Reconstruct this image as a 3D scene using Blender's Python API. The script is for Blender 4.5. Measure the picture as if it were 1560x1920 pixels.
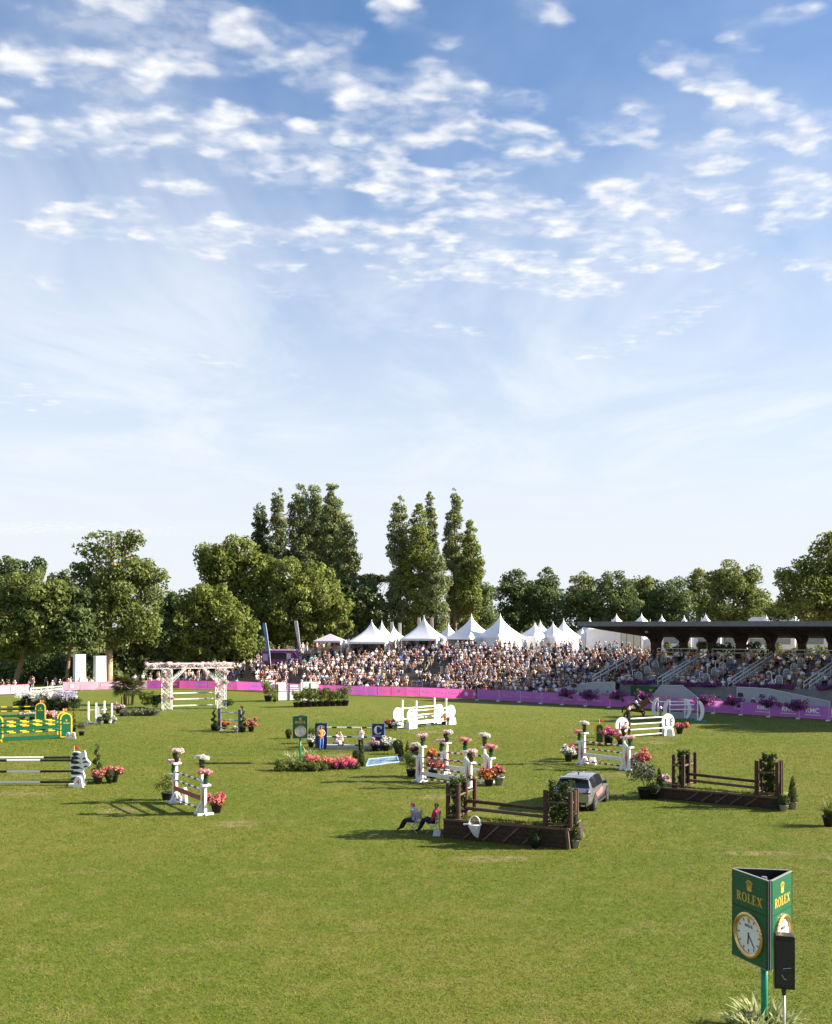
import bpy, math, random
import numpy as np
from mathutils import Vector, Matrix
R = math.radians
SC = bpy.context.scene
for o in list(bpy.data.objects): bpy.data.objects.remove(o)
COL = SC.collection
# ------------------------------------------------------------------ camera
F, HZ, CX, H = 1940.0, 1174.0, 780.0, 9.0      # focal length in photo pixels, horizon row, centre column, eye height
cd = bpy.data.cameras.new('camera'); cam = bpy.data.objects.new('camera', cd); COL.objects.link(cam)
cam.location = (0, 0, H); cam.rotation_euler = (R(90), 0, 0)
cd.sensor_fit = 'HORIZONTAL'; cd.sensor_width = 36; cd.lens = 36*F/1560; cd.shift_y = (HZ-960)/1560
cd.clip_start = .1; cd.clip_end = 8000; SC.camera = cam
SC.view_settings.view_transform = 'Standard'; SC.view_settings.look = 'None'
SC.view_settings.exposure = 1.62; SC.view_settings.gamma = 1; SC.view_settings.use_curve_mapping = False
# ------------------------------------------------------------------ sun and sky
SUN_EL, SUN_AZ = R(26), R(2)                   # azimuth counted from +X towards +Y
sd = bpy.data.lights.new('sun', 'SUN'); so = bpy.data.objects.new('sun', sd); COL.objects.link(so)
sd.energy = 5.0; sd.angle = R(.53); sd.color = (1, .9, .74)
sv = Vector((math.cos(SUN_EL)*math.cos(SUN_AZ), math.cos(SUN_EL)*math.sin(SUN_AZ), math.sin(SUN_EL)))
so.rotation_euler = sv.to_track_quat('Z', 'Y').to_euler(); so.location = (60, 0, 60)
W = bpy.data.worlds.new('World'); SC.world = W; W.use_nodes = True
nt = W.node_tree; nt.nodes.clear()
def N(t, **k):
    n = nt.nodes.new(t)
    for a, b in k.items(): setattr(n, a, b)
    return n
def L(a, b): nt.links.new(a, b)
def M_(op, a, b=None, c=None, clamp=False):
    n = N('ShaderNodeMath', operation=op, use_clamp=clamp)
    for i, q in enumerate((a, b, c)):
        if q is None: continue
        if isinstance(q, (int, float)): n.inputs[i].default_value = q
        else: L(q, n.inputs[i])
    return n.outputs[0]
def mapr(x, a, b, c, d):
    n = N('ShaderNodeMapRange', interpolation_type='SMOOTHSTEP'); L(x, n.inputs[0])
    for i, q in enumerate((a, b, c, d)): n.inputs[i+1].default_value = q
    return n.outputs[0]
def mixc(f, a, b):
    n = N('ShaderNodeMix', data_type='RGBA')
    if isinstance(f, (int, float)): n.inputs[0].default_value = f
    else: L(f, n.inputs[0])
    for i, q in ((6, a), (7, b)):
        if isinstance(q, tuple): n.inputs[i].default_value = q+(1,)
        else: L(q, n.inputs[i])
    return n.outputs[2]
sky = N('ShaderNodeTexSky', sky_type='NISHITA', sun_disc=False)
sky.sun_elevation = SUN_EL; sky.sun_rotation = R(90)-SUN_AZ; sky.air_density = 1.0; sky.dust_density = .6; sky.ozone_density = 2.2
tc = N('ShaderNodeTexCoord'); sep = N('ShaderNodeSeparateXYZ'); L(tc.outputs['Generated'], sep.inputs[0])
dx, dy, dz = sep.outputs
zc = M_('MAXIMUM', dz, .03); yc = M_('MAXIMUM', dy, .05)
cu, cv = M_('DIVIDE', dx, zc), M_('DIVIDE', dy, zc)
plane = N('ShaderNodeCombineXYZ'); L(cu, plane.inputs[0]); L(cv, plane.inputs[1])
def noise(scale, detail, rough, vec, dist=0):
    n = N('ShaderNodeTexNoise'); n.inputs['Scale'].default_value = scale; n.inputs['Detail'].default_value = detail
    n.inputs['Roughness'].default_value = rough; n.inputs['Distortion'].default_value = dist; L(vec, n.inputs['Vector']); return n
nw = noise(9, 3, .6, plane.outputs[0]); 
sub = N('ShaderNodeVectorMath', operation='SUBTRACT'); L(nw.outputs['Color'], sub.inputs[0]); sub.inputs[1].default_value = (.5, .5, .5)
mul = N('ShaderNodeVectorMath', operation='MULTIPLY'); L(sub.outputs[0], mul.inputs[0]); mul.inputs[1].default_value = (.05, .022, 0)
gn = N('ShaderNodeCombineXYZ'); L(M_('DIVIDE', dx, yc), gn.inputs[0]); L(M_('DIVIDE', dz, yc), gn.inputs[1])
gw = N('ShaderNodeVectorMath', operation='ADD'); L(gn.outputs[0], gw.inputs[0]); L(mul.outputs[0], gw.inputs[1])
# cloud banks seen in this part of the sky: direction (as photo column, row), half sizes, tilt, weight
CL = [(330,20,190,38,8,1),(480,60,100,30,20,.9),(60,105,105,38,8,.9),(235,150,105,38,12,.95),(340,95,130,36,8,.95),(620,140,110,40,20,1.1),
 (740,15,55,30,25,.9),(1015,18,55,24,5,.9),(200,208,75,22,5,.8),(50,252,110,34,0,1),(190,265,85,26,6,.95),(320,245,80,34,10,1),
 (30,175,60,18,0,.7),(450,222,110,26,10,.85),(560,260,70,30,10,.9),(500,295,125,42,14,1.15),(735,240,110,30,6,1.15),(800,200,120,32,24,1.15),
 (880,235,60,24,25,1),(850,155,85,30,15,.9),(1000,272,72,36,25,.95),(700,325,105,36,15,1.15),(790,355,115,38,14,1.2),(880,378,115,38,12,1.15),
 (970,395,95,32,12,1.05),(1060,420,75,30,20,.95),(1180,382,90,36,12,1.05),(1150,250,70,22,10,.9),(1300,130,80,36,15,1.05),
 (1425,210,85,42,12,1.1),(1330,298,72,26,5,1),(1385,255,55,18,0,.8),(1495,255,60,30,30,.9),(1510,365,75,36,10,.95),(1450,410,60,22,10,.9),
 (1215,472,95,32,14,1),(1385,62,36,30,60,.7),(1478,25,60,20,-10,.8),(1345,370,70,28,10,.8),(230,385,72,20,6,.8),(120,395,55,16,8,.8),
 (255,432,110,24,10,.85),(440,438,85,26,6,.95),(700,440,140,30,0,.9),(920,490,165,34,10,1),(1085,525,85,32,0,1.05),(515,498,50,16,0,.7),
 (330,345,60,18,10,.7),(1540,502,60,18,12,.85),(390,472,40,18,0,.8),(95,430,80,16,8,.7),(1200,210,50,26,30,.8),(920,320,50,24,10,.75),
 (1240,345,45,22,0,.7),(1560,230,40,20,0,.8),(560,440,60,20,0,.6),(640,70,60,24,10,.6),(840,80,50,20,10,.5),(150,40,120,26,10,.6),(985,185,50,22,10,.5),
 (780,510,90,24,0,.55),(1370,480,70,16,-15,.45),(1290,585,190,26,-21,.34),(1120,660,170,24,-17,.26),(850,620,130,24,10,.3),(20,992,50,9,0,.8),(130,988,110,8,0,.7),(250,994,120,8,2,.6),(60,750,130,30,8,.35),(60,858,110,10,4,.3),(400,680,260,26,8,.25),(60,520,110,18,8,.35),(540,548,60,14,0,.4)]
acc = None
for (px, py, a, b, t, wgt) in CL:
    m = N('ShaderNodeMapping', vector_type='TEXTURE'); L(gw.outputs[0], m.inputs[0])
    m.inputs['Location'].default_value = ((px-CX)/F, (HZ-py)/F, 0); m.inputs['Rotation'].default_value = (0, 0, R(-t))
    m.inputs['Scale'].default_value = (a*1.45/F, b*1.6/F, 1)
    g = N('ShaderNodeTexGradient', gradient_type='SPHERICAL'); L(m.outputs[0], g.inputs[0])
    acc = M_('MULTIPLY', g.outputs['Fac'], wgt) if acc is None else M_('MULTIPLY_ADD', g.outputs['Fac'], wgt, acc)
acc = M_('MINIMUM', acc, .57)
inside = M_('MULTIPLY', mapr(dy, .55, .75, 0, 1), 1.0)
acc = M_('MULTIPLY', acc, inside)
big = noise(1.6, 2, .5, plane.outputs[0]); mid = noise(9.5, 2, .45, plane.outputs[0], .15); fine = noise(20, 4, .5, plane.outputs[0], .2)
gen = M_('MULTIPLY', mapr(big.outputs[0], .45, .62, 0, 1), mapr(mid.outputs[0], .44, .66, 0, .8))   # the same broken cloud all round
gen = M_('MULTIPLY', gen, M_('SUBTRACT', 1.0, M_('MULTIPLY', inside, mapr(dz, .62, .52, .0, .93))))
gen = M_('MULTIPLY', gen, mapr(dz, .28, .42, 0, 1))
cover = M_('ADD', acc, gen)
dens = M_('ADD', cover, M_('MULTIPLY', M_('SUBTRACT', fine.outputs[0], .52), .75))
dens = M_('ADD', dens, M_('MULTIPLY', M_('SUBTRACT', mid.outputs[0], .53), 3.1))
alpha = M_('MULTIPLY', mapr(dens, .0, 1.2, 0, .97), mapr(cover, .02, .38, 0, 1))
alpha = M_('MAXIMUM', alpha, M_('MULTIPLY', mapr(cover, .04, .8, 0, .36), mapr(fine.outputs[0], .3, .65, .3, 1)))
wn = N('ShaderNodeMapping'); L(plane.outputs[0], wn.inputs[0]); wn.inputs['Rotation'].default_value = (0, 0, R(28)); wn.inputs['Scale'].default_value = (.8, .35, 1)
wis = noise(1.3, 5, .62, wn.outputs[0], .6)
wisp = M_('MULTIPLY', mapr(wis.outputs[0], .38, .70, 0, .62), M_('MULTIPLY', mapr(dz, .06, .2, 0, 1), mapr(dz, .5, .28, .25, 1)))
haze = mapr(dz, .52, .0, 0, 1)
hz2 = M_('MULTIPLY', M_('POWER', haze, 1.0), .98)
skyc = N('ShaderNodeMix', data_type='RGBA', blend_type='MULTIPLY'); skyc.inputs[0].default_value = 1; L(sky.outputs[0], skyc.inputs[6]); skyc.inputs[7].default_value = (.8, .93, 1.06, 1)
c1 = mixc(hz2, skyc.outputs[2], (4.55, 4.75, 5.05))
c2 = mixc(wisp, c1, (5.0, 5.2, 5.5))
shade = mixc(mapr(fine.outputs[0], .35, .62, 0, 1), (4.4, 4.6, 5.0), (5.5, 5.5, 5.5))
c3 = mixc(alpha, c2, shade)
bg = N('ShaderNodeBackground'); L(c3, bg.inputs[0]); bg.inputs[1].default_value = .063
wo = N('ShaderNodeOutputWorld'); L(bg.outputs[0], wo.inputs[0])
# ------------------------------------------------------------------ helpers
rng = random.Random(7); nrg = np.random.default_rng(11)
def gp(px, py, z=0.0):
    """the point at height z that photo pixel (px, py) looks at"""
    d = F*(H-z)/(py-HZ); return Vector(((px-CX)*d/F, d, z))
def at(px, d, z=0.0): return Vector(((px-CX)*d/F, d, z))
MATS = {}
def mat(name, col, rough=.6, var=.12, scale=6.0, bump=0.0, metal=0.0, spec=.4, col2=None, coat=0.0, detail=4):
    if name in MATS: return MATS[name]
    m = bpy.data.materials.new(name); m.use_nodes = True; t = m.node_tree; p = t.nodes['Principled BSDF']
    p.inputs['Roughness'].default_value = rough; p.inputs['Metallic'].default_value = metal
    p.inputs['Specular IOR Level'].default_value = spec; p.inputs['Coat Weight'].default_value = coat
    tcn = t.nodes.new('ShaderNodeTexCoord'); n = t.nodes.new('ShaderNodeTexNoise'); n.inputs['Scale'].default_value = scale; n.inputs['Detail'].default_value = detail
    t.links.new(tcn.outputs['Object'], n.inputs['Vector'])
    cr = t.nodes.new('ShaderNodeValToRGB'); t.links.new(n.outputs[0], cr.inputs[0])
    c2 = col2 or tuple(min(1, c*(1+var)) for c in col); c1 = tuple(c*(1-var) for c in col) if col2 is None else col
    cr.color_ramp.elements[0].position = .3; cr.color_ramp.elements[1].position = .7
    cr.color_ramp.elements[0].color = c1+(1,); cr.color_ramp.elements[1].color = c2+(1,)
    t.links.new(cr.outputs[0], p.inputs['Base Color'])
    if bump:
        b = t.nodes.new('ShaderNodeBump'); b.inputs['Strength'].default_value = bump; b.inputs['Distance'].default_value = .02
        t.links.new(n.outputs[0], b.inputs['Height']); t.links.new(b.outputs[0], p.inputs['Normal'])
    MATS[name] = m; return m
def leafmat(name, c1, c2, trans=.42, rough=.55, clump=.6):
    if name in MATS: return MATS[name]
    m = bpy.data.materials.new(name); m.use_nodes = True; t = m.node_tree; p = t.nodes['Principled BSDF']; o = t.nodes['Material Output']
    g = t.nodes.new('ShaderNodeNewGeometry'); tcn = t.nodes.new('ShaderNodeTexCoord')
    n = t.nodes.new('ShaderNodeTexNoise'); n.inputs['Scale'].default_value = clump; n.inputs['Detail'].default_value = 3
    t.links.new(tcn.outputs['Object'], n.inputs['Vector'])
    a = t.nodes.new('ShaderNodeMath'); a.operation = 'MULTIPLY_ADD'; a.inputs[1].default_value = .55
    t.links.new(g.outputs['Random Per Island'], a.inputs[0])
    b = t.nodes.new('ShaderNodeMath'); b.operation = 'MULTIPLY_ADD'; b.inputs[1].default_value = 1.5; b.inputs[2].default_value = -.5
    t.links.new(n.outputs[0], b.inputs[0]); t.links.new(b.outputs[0], a.inputs[2])
    mx = t.nodes.new('ShaderNodeMix'); mx.data_type = 'RGBA'; mx.clamp_factor = True; t.links.new(a.outputs[0], mx.inputs[0])
    mx.inputs[6].default_value = c1+(1,); mx.inputs[7].default_value = c2+(1,)
    p.inputs['Roughness'].default_value = rough; p.inputs['Specular IOR Level'].default_value = .3
    t.links.new(mx.outputs[2], p.inputs['Base Color'])
    tr = t.nodes.new('ShaderNodeBsdfTranslucent'); t.links.new(mx.outputs[2], tr.inputs[0])
    ms = t.nodes.new('ShaderNodeMixShader'); ms.inputs[0].default_value = trans
    t.links.new(p.outputs[0], ms.inputs[1]); t.links.new(tr.outputs[0], ms.inputs[2]); t.links.new(ms.outputs[0], o.inputs[0])
    MATS[name] = m; return m
def link(name, me, parent=None, loc=None, rz=None):
    o = bpy.data.objects.new(name, me); COL.objects.link(o)
    if parent is not None: o.parent = parent
    if loc is not None: o.location = loc
    if rz is not None: o.rotation_euler[2] = rz
    return o
def tag(o, label=None, cat=None, group=None, kind=None):
    if label: o['label'] = label
    if cat: o['category'] = cat
    if group: o['group'] = group
    if kind: o['kind'] = kind
    return o
def T(name, label, cat, loc, rz=0, group=None):
    return tag(link(name, None, None, loc, rz), label, cat, group)
def fast(name, V, Fq, mats, midx=None, smooth=False):
    """mesh from arrays; Fq is (n,3) or (n,4)"""
    me = bpy.data.meshes.new(name); V = np.asarray(V, np.float32); Fq = np.asarray(Fq, np.int32); n, k = Fq.shape
    me.vertices.add(len(V)); me.vertices.foreach_set('co', V.ravel())
    me.loops.add(n*k); me.loops.foreach_set('vertex_index', Fq.ravel())
    me.polygons.add(n); me.polygons.foreach_set('loop_start', np.arange(0, n*k, k, dtype=np.int32))
    if midx is not None: me.polygons.foreach_set('material_index', np.asarray(midx, np.int32))
    if smooth: me.polygons.foreach_set('use_smooth', np.ones(n, bool))
    for m in mats: me.materials.append(m)
    me.update(calc_edges=True); return me
class MB:
    def __init__(s): s.v = []; s.f = []; s.m = []
    def add(s, vs, fs, mi=0):
        b = len(s.v); s.v += [tuple(q) for q in vs]
        for f in fs: s.f.append(tuple(b+i for i in f)); s.m.append(mi)
        return s
    def box(s, c, d, mi=0, rz=0, taper=1.0, tilt=None):
        x, y, z = (q/2 for q in d); vs = []
        for k in (-1, 1):
            t = taper if k > 0 else 1
            for sx, sy in ((-1,-1),(1,-1),(1,1),(-1,1)): vs.append(Vector((sx*x*t, sy*y*t, k*z)))
        if tilt is not None: vs = [tilt @ q for q in vs]
        if rz: m = Matrix.Rotation(rz, 3, 'Z'); vs = [m @ q for q in vs]
        c = Vector(c)
        return s.add([q+c for q in vs], [(3,2,1,0),(4,5,6,7),(0,1,5,4),(1,2,6,5),(2,3,7,6),(3,0,4,7)], mi)
    def cyl(s, p0, p1, r0, r1=None, n=8, mi=0, cap=True):
        p0, p1 = Vector(p0), Vector(p1); r1 = r0 if r1 is None else r1
        ax = (p1-p0).normalized(); u = ax.orthogonal().normalized(); w = ax.cross(u); vs = []
        for p, r in ((p0, r0), (p1, r1)):
            for i in range(n):
                a = 2*math.pi*i/n; vs.append(p+u*math.cos(a)*r+w*math.sin(a)*r)
        fs = [(i, (i+1) % n, n+(i+1) % n, n+i) for i in range(n)]
        if cap: fs += [tuple(range(n-1, -1, -1)), tuple(range(n, 2*n))]
        return s.add(vs, fs, mi)
    def path(s, pts, r, n=6, mi=0):
        for a, b in zip(pts, pts[1:]): s.cyl(a, b, r, r, n, mi)
        return s
    def bar(s, p0, p1, w, h, mi=0):
        p0, p1 = Vector(p0), Vector(p1); ax = (p1-p0).normalized()
        up = Vector((0,0,1)) if abs(ax.z) < .95 else Vector((0,1,0)); sd = ax.cross(up).normalized(); up = sd.cross(ax)
        vs = [p+sd*a*w/2+up*b*h/2 for p in (p0, p1) for a, b in ((-1,-1),(1,-1),(1,1),(-1,1))]
        return s.add(vs, [(3,2,1,0),(4,5,6,7),(0,1,5,4),(1,2,6,5),(2,3,7,6),(3,0,4,7)], mi)
    def lathe(s, prof, n=14, mi=0, c=(0,0,0)):
        c = Vector(c); vs = []; fs = []; k = len(prof)
        for i in range(n):
            a = 2*math.pi*i/n
            for r, z in prof: vs.append(c+Vector((r*math.cos(a), r*math.sin(a), z)))
        for i in range(n):
            j = (i+1) % n
            for q in range(k-1): fs.append((i*k+q, j*k+q, j*k+q+1, i*k+q+1))
        return s.add(vs, fs, mi)
    def prism(s, poly, y0, y1, mi=0, axis='y'):
        n = len(poly); f = {'y': lambda a, b, y: (a, y, b), 'z': lambda a, b, y: (a, b, y), 'x': lambda a, b, y: (y, a, b)}[axis]
        vs = [f(a, b, y0) for a, b in poly]+[f(a, b, y1) for a, b in poly]
        return s.add(vs, [tuple(range(n)), tuple(range(2*n-1, n-1, -1))]+[(i, i+n, (i+1) % n+n, (i+1) % n) for i in range(n)], mi)
    def ball(s, c, r, nu=10, nv=7, mi=0, jit=0.0):
        c = Vector(c); r = Vector(r) if not isinstance(r, (int, float)) else Vector((r, r, r)); vs = []; fs = []
        for j in range(nv+1):
            ph = math.pi*j/nv
            for i in range(nu):
                th = 2*math.pi*i/nu; q = 1+rng.uniform(-jit, jit)
                vs.append(c+Vector((r.x*math.sin(ph)*math.cos(th)*q, r.y*math.sin(ph)*math.sin(th)*q, r.z*math.cos(ph)*q)))
        for j in range(nv):
            for i in range(nu): fs.append((j*nu+i, (j+1)*nu+i, (j+1)*nu+(i+1) % nu, j*nu+(i+1) % nu))
        return s.add(vs, fs, mi)
    def mesh(s, name, mats, smooth=False):
        me = bpy.data.meshes.new(name); me.from_pydata(s.v, [], s.f)
        for m in (mats if isinstance(mats, (list, tuple)) else [mats]): me.materials.append(m)
        me.polygons.foreach_set('material_index', s.m)
        if smooth: me.polygons.foreach_set('use_smooth', [True]*len(s.f))
        me.update(); return me
    def build(s, name, mats, parent=None, loc=None, rz=None, smooth=False):
        return link(name, s.mesh(name, mats, smooth), parent, loc, rz)
def leaves(cl, n, size, seed, fill=.25, up=.25, aspect=.55):
    """n leaf rhombs spread through clumps cl = rows (x,y,z,rx,ry,rz); returns verts, quads"""
    g = np.random.default_rng(seed); cl = np.asarray(cl, float); vol = (cl[:,3]*cl[:,4]*cl[:,5])**(2/3); w = vol/vol.sum()
    k = g.choice(len(cl), n, p=w); d = g.normal(size=(n,3)); d /= np.linalg.norm(d, axis=1)[:,None]
    rad = np.where(g.random(n) < fill, g.random(n)**.5, 1-np.abs(g.normal(0, .13, n)))
    P = cl[k,:3]+d*cl[k,3:6]*rad[:,None]
    nn = d+g.normal(0, .85, (n,3)); nn[:,2] += up; nn /= np.linalg.norm(nn, axis=1)[:,None]
    a = np.cross(nn, g.normal(size=(n,3))); a /= np.linalg.norm(a, axis=1)[:,None]; b = np.cross(nn, a)
    s = size*(.6+.8*g.random(n))[:,None]
    V = np.stack([P-a*s, P-b*s*aspect, P+a*s, P+b*s*aspect], 1).reshape(-1, 3)
    return V, np.arange(4*n).reshape(-1, 4)
def leafobj(name, cl, n, size, seed, m, parent, **k):
    V, Q = leaves(cl, n, size, seed, **k); return link(name, fast(name, V, Q, [m]), parent)
def text(body, size, depth, m, name, parent, loc, rot, bold=0.0):
    cu_ = bpy.data.curves.new('t', 'FONT'); cu_.body = body; cu_.size = size; cu_.extrude = depth/2; cu_.offset = bold
    cu_.align_x = 'CENTER'; cu_.align_y = 'CENTER'; cu_.resolution_u = 3
    to = bpy.data.objects.new('t', cu_); COL.objects.link(to); dg = bpy.context.evaluated_depsgraph_get(); dg.update()
    me = bpy.data.meshes.new_from_object(to.evaluated_get(dg)); bpy.data.objects.remove(to); bpy.data.curves.remove(cu_)
    me.materials.clear(); me.materials.append(m); o = link(name, me, parent, loc); o.rotation_euler = rot; return o
# ------------------------------------------------------------------ materials
WHITE = mat('white_paint', (.78,.78,.77), .45, .04)
WHITE2 = mat('white_weathered', (.7,.7,.69), .6, .08, 3)
PVC = mat('tent_pvc', (.8,.8,.82), .5, .03, 1.5)
RED = mat('red_paint', (.55,.04,.05), .5, .15)
CORAL = mat('coral_paint', (.62,.13,.1), .5, .15)
BLACK = mat('black_paint', (.015,.015,.016), .45, .2)
DARK = mat('dark_plastic', (.02,.021,.024), .5, .3)
GREYP = mat('grey_paint', (.32,.33,.35), .5, .12)
RAILW = mat('rail_white', (.66,.67,.66), .5, .06)
NAVY = mat('navy_paint', (.012,.03,.12), .45, .15)
GREEN = mat('deep_green', (.004,.088,.042), .4, .08)
YELLOW = mat('yellow_paint', (.75,.48,.02), .5, .1)
GOLD = mat('gold_paint', (.55,.36,.06), .4, .1)
ORANGE = mat('orange_flag', (.8,.13,.02), .6, .1)
WOOD = mat('brown_stained_wood', (.058,.026,.017), .75, .35, 7, .3)
WOOD2 = mat('weathered_wood', (.12,.075,.05), .8, .3, 6, .3)
BARK = mat('bark', (.17,.12,.08), .9, .35, 3, .5)
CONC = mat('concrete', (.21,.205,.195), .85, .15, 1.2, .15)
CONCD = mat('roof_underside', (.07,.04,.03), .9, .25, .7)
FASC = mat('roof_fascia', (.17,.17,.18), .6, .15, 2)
SOIL = mat('soil', (.06,.042,.03), .95, .3, 5, .3)
POTD = mat('pot_dark', (.02,.02,.022), .6, .25)
POTG = mat('pot_grey', (.33,.33,.36), .6, .12)
STEEL = mat('steel', (.5,.5,.5), .35, .1, metal=.8)
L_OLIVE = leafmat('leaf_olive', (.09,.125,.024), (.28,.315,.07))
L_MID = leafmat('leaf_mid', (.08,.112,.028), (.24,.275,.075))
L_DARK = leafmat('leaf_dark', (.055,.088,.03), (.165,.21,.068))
L_POP = leafmat('leaf_poplar', (.115,.148,.055), (.3,.335,.14), clump=.35)
L_BRIGHT = leafmat('leaf_bright', (.06,.09,.015), (.2,.23,.05), clump=3)
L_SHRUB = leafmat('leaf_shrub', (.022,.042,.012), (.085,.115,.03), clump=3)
L_GREY = leafmat('leaf_greygreen', (.09,.1,.06), (.24,.24,.15), clump=3)
L_VAR = leafmat('leaf_variegated', (.14,.19,.045), (.58,.6,.3), clump=4)
FL_CORAL = leafmat('flower_coral', (.5,.07,.08), (.85,.3,.28), .25, clump=5)
FL_PINK = leafmat('flower_pink', (.62,.33,.38), (.86,.68,.7), .25, clump=5)
FL_WHITE = leafmat('flower_white', (.6,.58,.5), (.85,.83,.8), .25, clump=5)
FL_PURP = leafmat('flower_purple', (.16,.02,.18), (.5,.09,.46), .25, clump=5)
FL_LILAC = leafmat('flower_lilac', (.3,.28,.4), (.65,.62,.72), .25, clump=5)
FL_ORANGE = leafmat('flower_orange', (.6,.12,.03), (.85,.3,.1), .25, clump=5)
FL_MAG = leafmat('flower_magenta', (.5,.02,.2), (.8,.15,.35), .25, clump=5)
# ------------------------------------------------------------------ ground
def grassmat(name, blades):
    m = bpy.data.materials.new(name); m.use_nodes = True; t = m.node_tree; p = t.nodes['Principled BSDF']; o = t.nodes['Material Output']
    g = t.nodes.new('ShaderNodeNewGeometry')
    def nz(s, d=4, r=.6, sc=None):
        n = t.nodes.new('ShaderNodeTexNoise'); n.inputs['Scale'].default_value = s; n.inputs['Detail'].default_value = d; n.inputs['Roughness'].default_value = r
        if sc:
            mp = t.nodes.new('ShaderNodeMapping'); mp.inputs['Scale'].default_value = sc; t.links.new(g.outputs['Position'], mp.inputs[0]); t.links.new(mp.outputs[0], n.inputs['Vector'])
        else: t.links.new(g.outputs['Position'], n.inputs['Vector'])
        return n.outputs[0]
    def mr(x, a, b, c=0, d=1):
        n = t.nodes.new('ShaderNodeMapRange'); n.interpolation_type = 'SMOOTHSTEP'; t.links.new(x, n.inputs[0])
        for i, q in enumerate((a, b, c, d)): n.inputs[i+1].default_value = q
        return n.outputs[0]
    def mx(f, a, b):
        n = t.nodes.new('ShaderNodeMix'); n.data_type = 'RGBA'; t.links.new(f, n.inputs[0])
        for i, q in ((6, a), (7, b)):
            if isinstance(q, tuple): n.inputs[i].default_value = q+(1,)
            else: t.links.new(q, n.inputs[i])
        return n.outputs[2]
    c = mx(mr(nz(.06, 3), .38, .62), (.108,.152,.012), (.165,.168,.024))
    c = mx(mr(nz(.8, 5, .65), .46, .62, 0, .9), c, (.1,.143,.007))
    c = mx(mr(nz(.8, 6, .75, (1,.75,1)), .49, .68, 0, .7), c, (.235,.205,.062))
    c = mx(mr(nz(2.6, 5, .7), .5, .68, 0, .6), c, (.2,.2,.035))
    c = mx(mr(nz(5.5, 4, .7), .53, .72, 0, .6), c, (.28,.25,.1))
    c = mx(mr(nz(1.7, 4, .65), .55, .72, 0, .7), c, (.072,.118,.014))
    spots = [(13.6,41.0,2.6,.6),(17.0,40.2,2.2,.6),(-8.2,47.0,1.6,1.2),(-14.5,50.5,1.5,1.2),(1.2,54.5,1.6,1.4),(12.0,62.5,1.6,1.2),(3.0,40.0,2.2,.8),(14.5,57.5,2,1),(-5,72,2,1.5),(18.5,80,2,1.6),(-21,55.5,2.4,.9),(1,88,2.4,1.6)]
    worn = None
    for sx, sy, ra, rb in spots:                      # ground scuffed at take-off and landing
        mp = t.nodes.new('ShaderNodeMapping'); mp.vector_type = 'TEXTURE'; mp.inputs['Location'].default_value = (sx,sy,0); mp.inputs['Scale'].default_value = (ra,rb,1); t.links.new(g.outputs['Position'], mp.inputs[0])
        gd = t.nodes.new('ShaderNodeTexGradient'); gd.gradient_type = 'SPHERICAL'; t.links.new(mp.outputs[0], gd.inputs[0])
        if worn is None: worn = gd.outputs['Fac']
        else: ad = t.nodes.new('ShaderNodeMath'); ad.operation = 'ADD'; t.links.new(worn, ad.inputs[0]); t.links.new(gd.outputs['Fac'], ad.inputs[1]); worn = ad.outputs[0]
    wm_ = t.nodes.new('ShaderNodeMath'); wm_.operation = 'MULTIPLY'; t.links.new(mr(worn, .05, .6), wm_.inputs[0]); t.links.new(mr(nz(2.2, 5, .75), .4, .62), wm_.inputs[1])
    c = mx(wm_.outputs[0], c, (.33,.25,.14))
    if blades:
        c = mx(mr(g.outputs['Random Per Island'], 0, 1, 0, .5), c, (.27,.265,.06))
        tr = t.nodes.new('ShaderNodeBsdfTranslucent'); t.links.new(c, tr.inputs[0]); ms = t.nodes.new('ShaderNodeMixShader'); ms.inputs[0].default_value = .35
        t.links.new(p.outputs[0], ms.inputs[1]); t.links.new(tr.outputs[0], ms.inputs[2]); t.links.new(ms.outputs[0], o.inputs[0])
    else:
        c = mx(mr(nz(22, 5, .75), .38, .66, 0, .6), c, (.075,.1,.014))
        b = t.nodes.new('ShaderNodeBump'); b.inputs['Strength'].default_value = .9; b.inputs['Distance'].default_value = .05
        t.links.new(nz(16, 6, .75), b.inputs['Height']); t.links.new(b.outputs[0], p.inputs['Normal'])
    p.inputs['Roughness'].default_value = .75; p.inputs['Specular IOR Level'].default_value = .15
    t.links.new(c, p.inputs['Base Color']); return m
GR_MAT = grassmat('turf', False)
gm = MB().add([(-3000,-400,0),(3000,-400,0),(3000,5000,0),(-3000,5000,0)], [(0,1,2,3)])
tag(gm.build('ground', GR_MAT), kind='structure')
def grass(name, d0, d1, n, ln, wd, seed):
    g = np.random.default_rng(seed); u = np.linspace(d0, d1, 600); pdf = u*np.minimum(1, (34/u)**1.9)*np.clip((d1-u)/40, 0, 1); cdf = np.cumsum(pdf); cdf /= cdf[-1]
    d = np.interp(g.random(n), cdf, u); x = (g.random(n)-.5)*.84*d; grow = np.maximum(1, d/34)**.8
    th = g.random(n)*2*np.pi; l = ln*(.5+g.random(n))*grow**.5; w = wd*(.7+.6*g.random(n))*grow; lean = g.normal(0, .85, (n,2))*l[:,None]
    B = np.stack([x, d, np.full(n, -.004)], 1); s = np.stack([np.cos(th)*w, np.sin(th)*w, np.zeros(n)], 1)
    tip = B+np.stack([lean[:,0], lean[:,1], l*.8], 1); V = np.stack([B-s, B+s, tip], 1).reshape(-1, 3)
    o = link(name, fast(name, V, np.arange(3*n).reshape(-1, 3), [GB_MAT])); return tag(o, kind='stuff', label='short mown grass blades of the show ground', cat='grass')
GB_MAT = grassmat('turf_blades', True)
grass('grass', 22.3, 118, 560000, .05, .012, 3)
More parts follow.
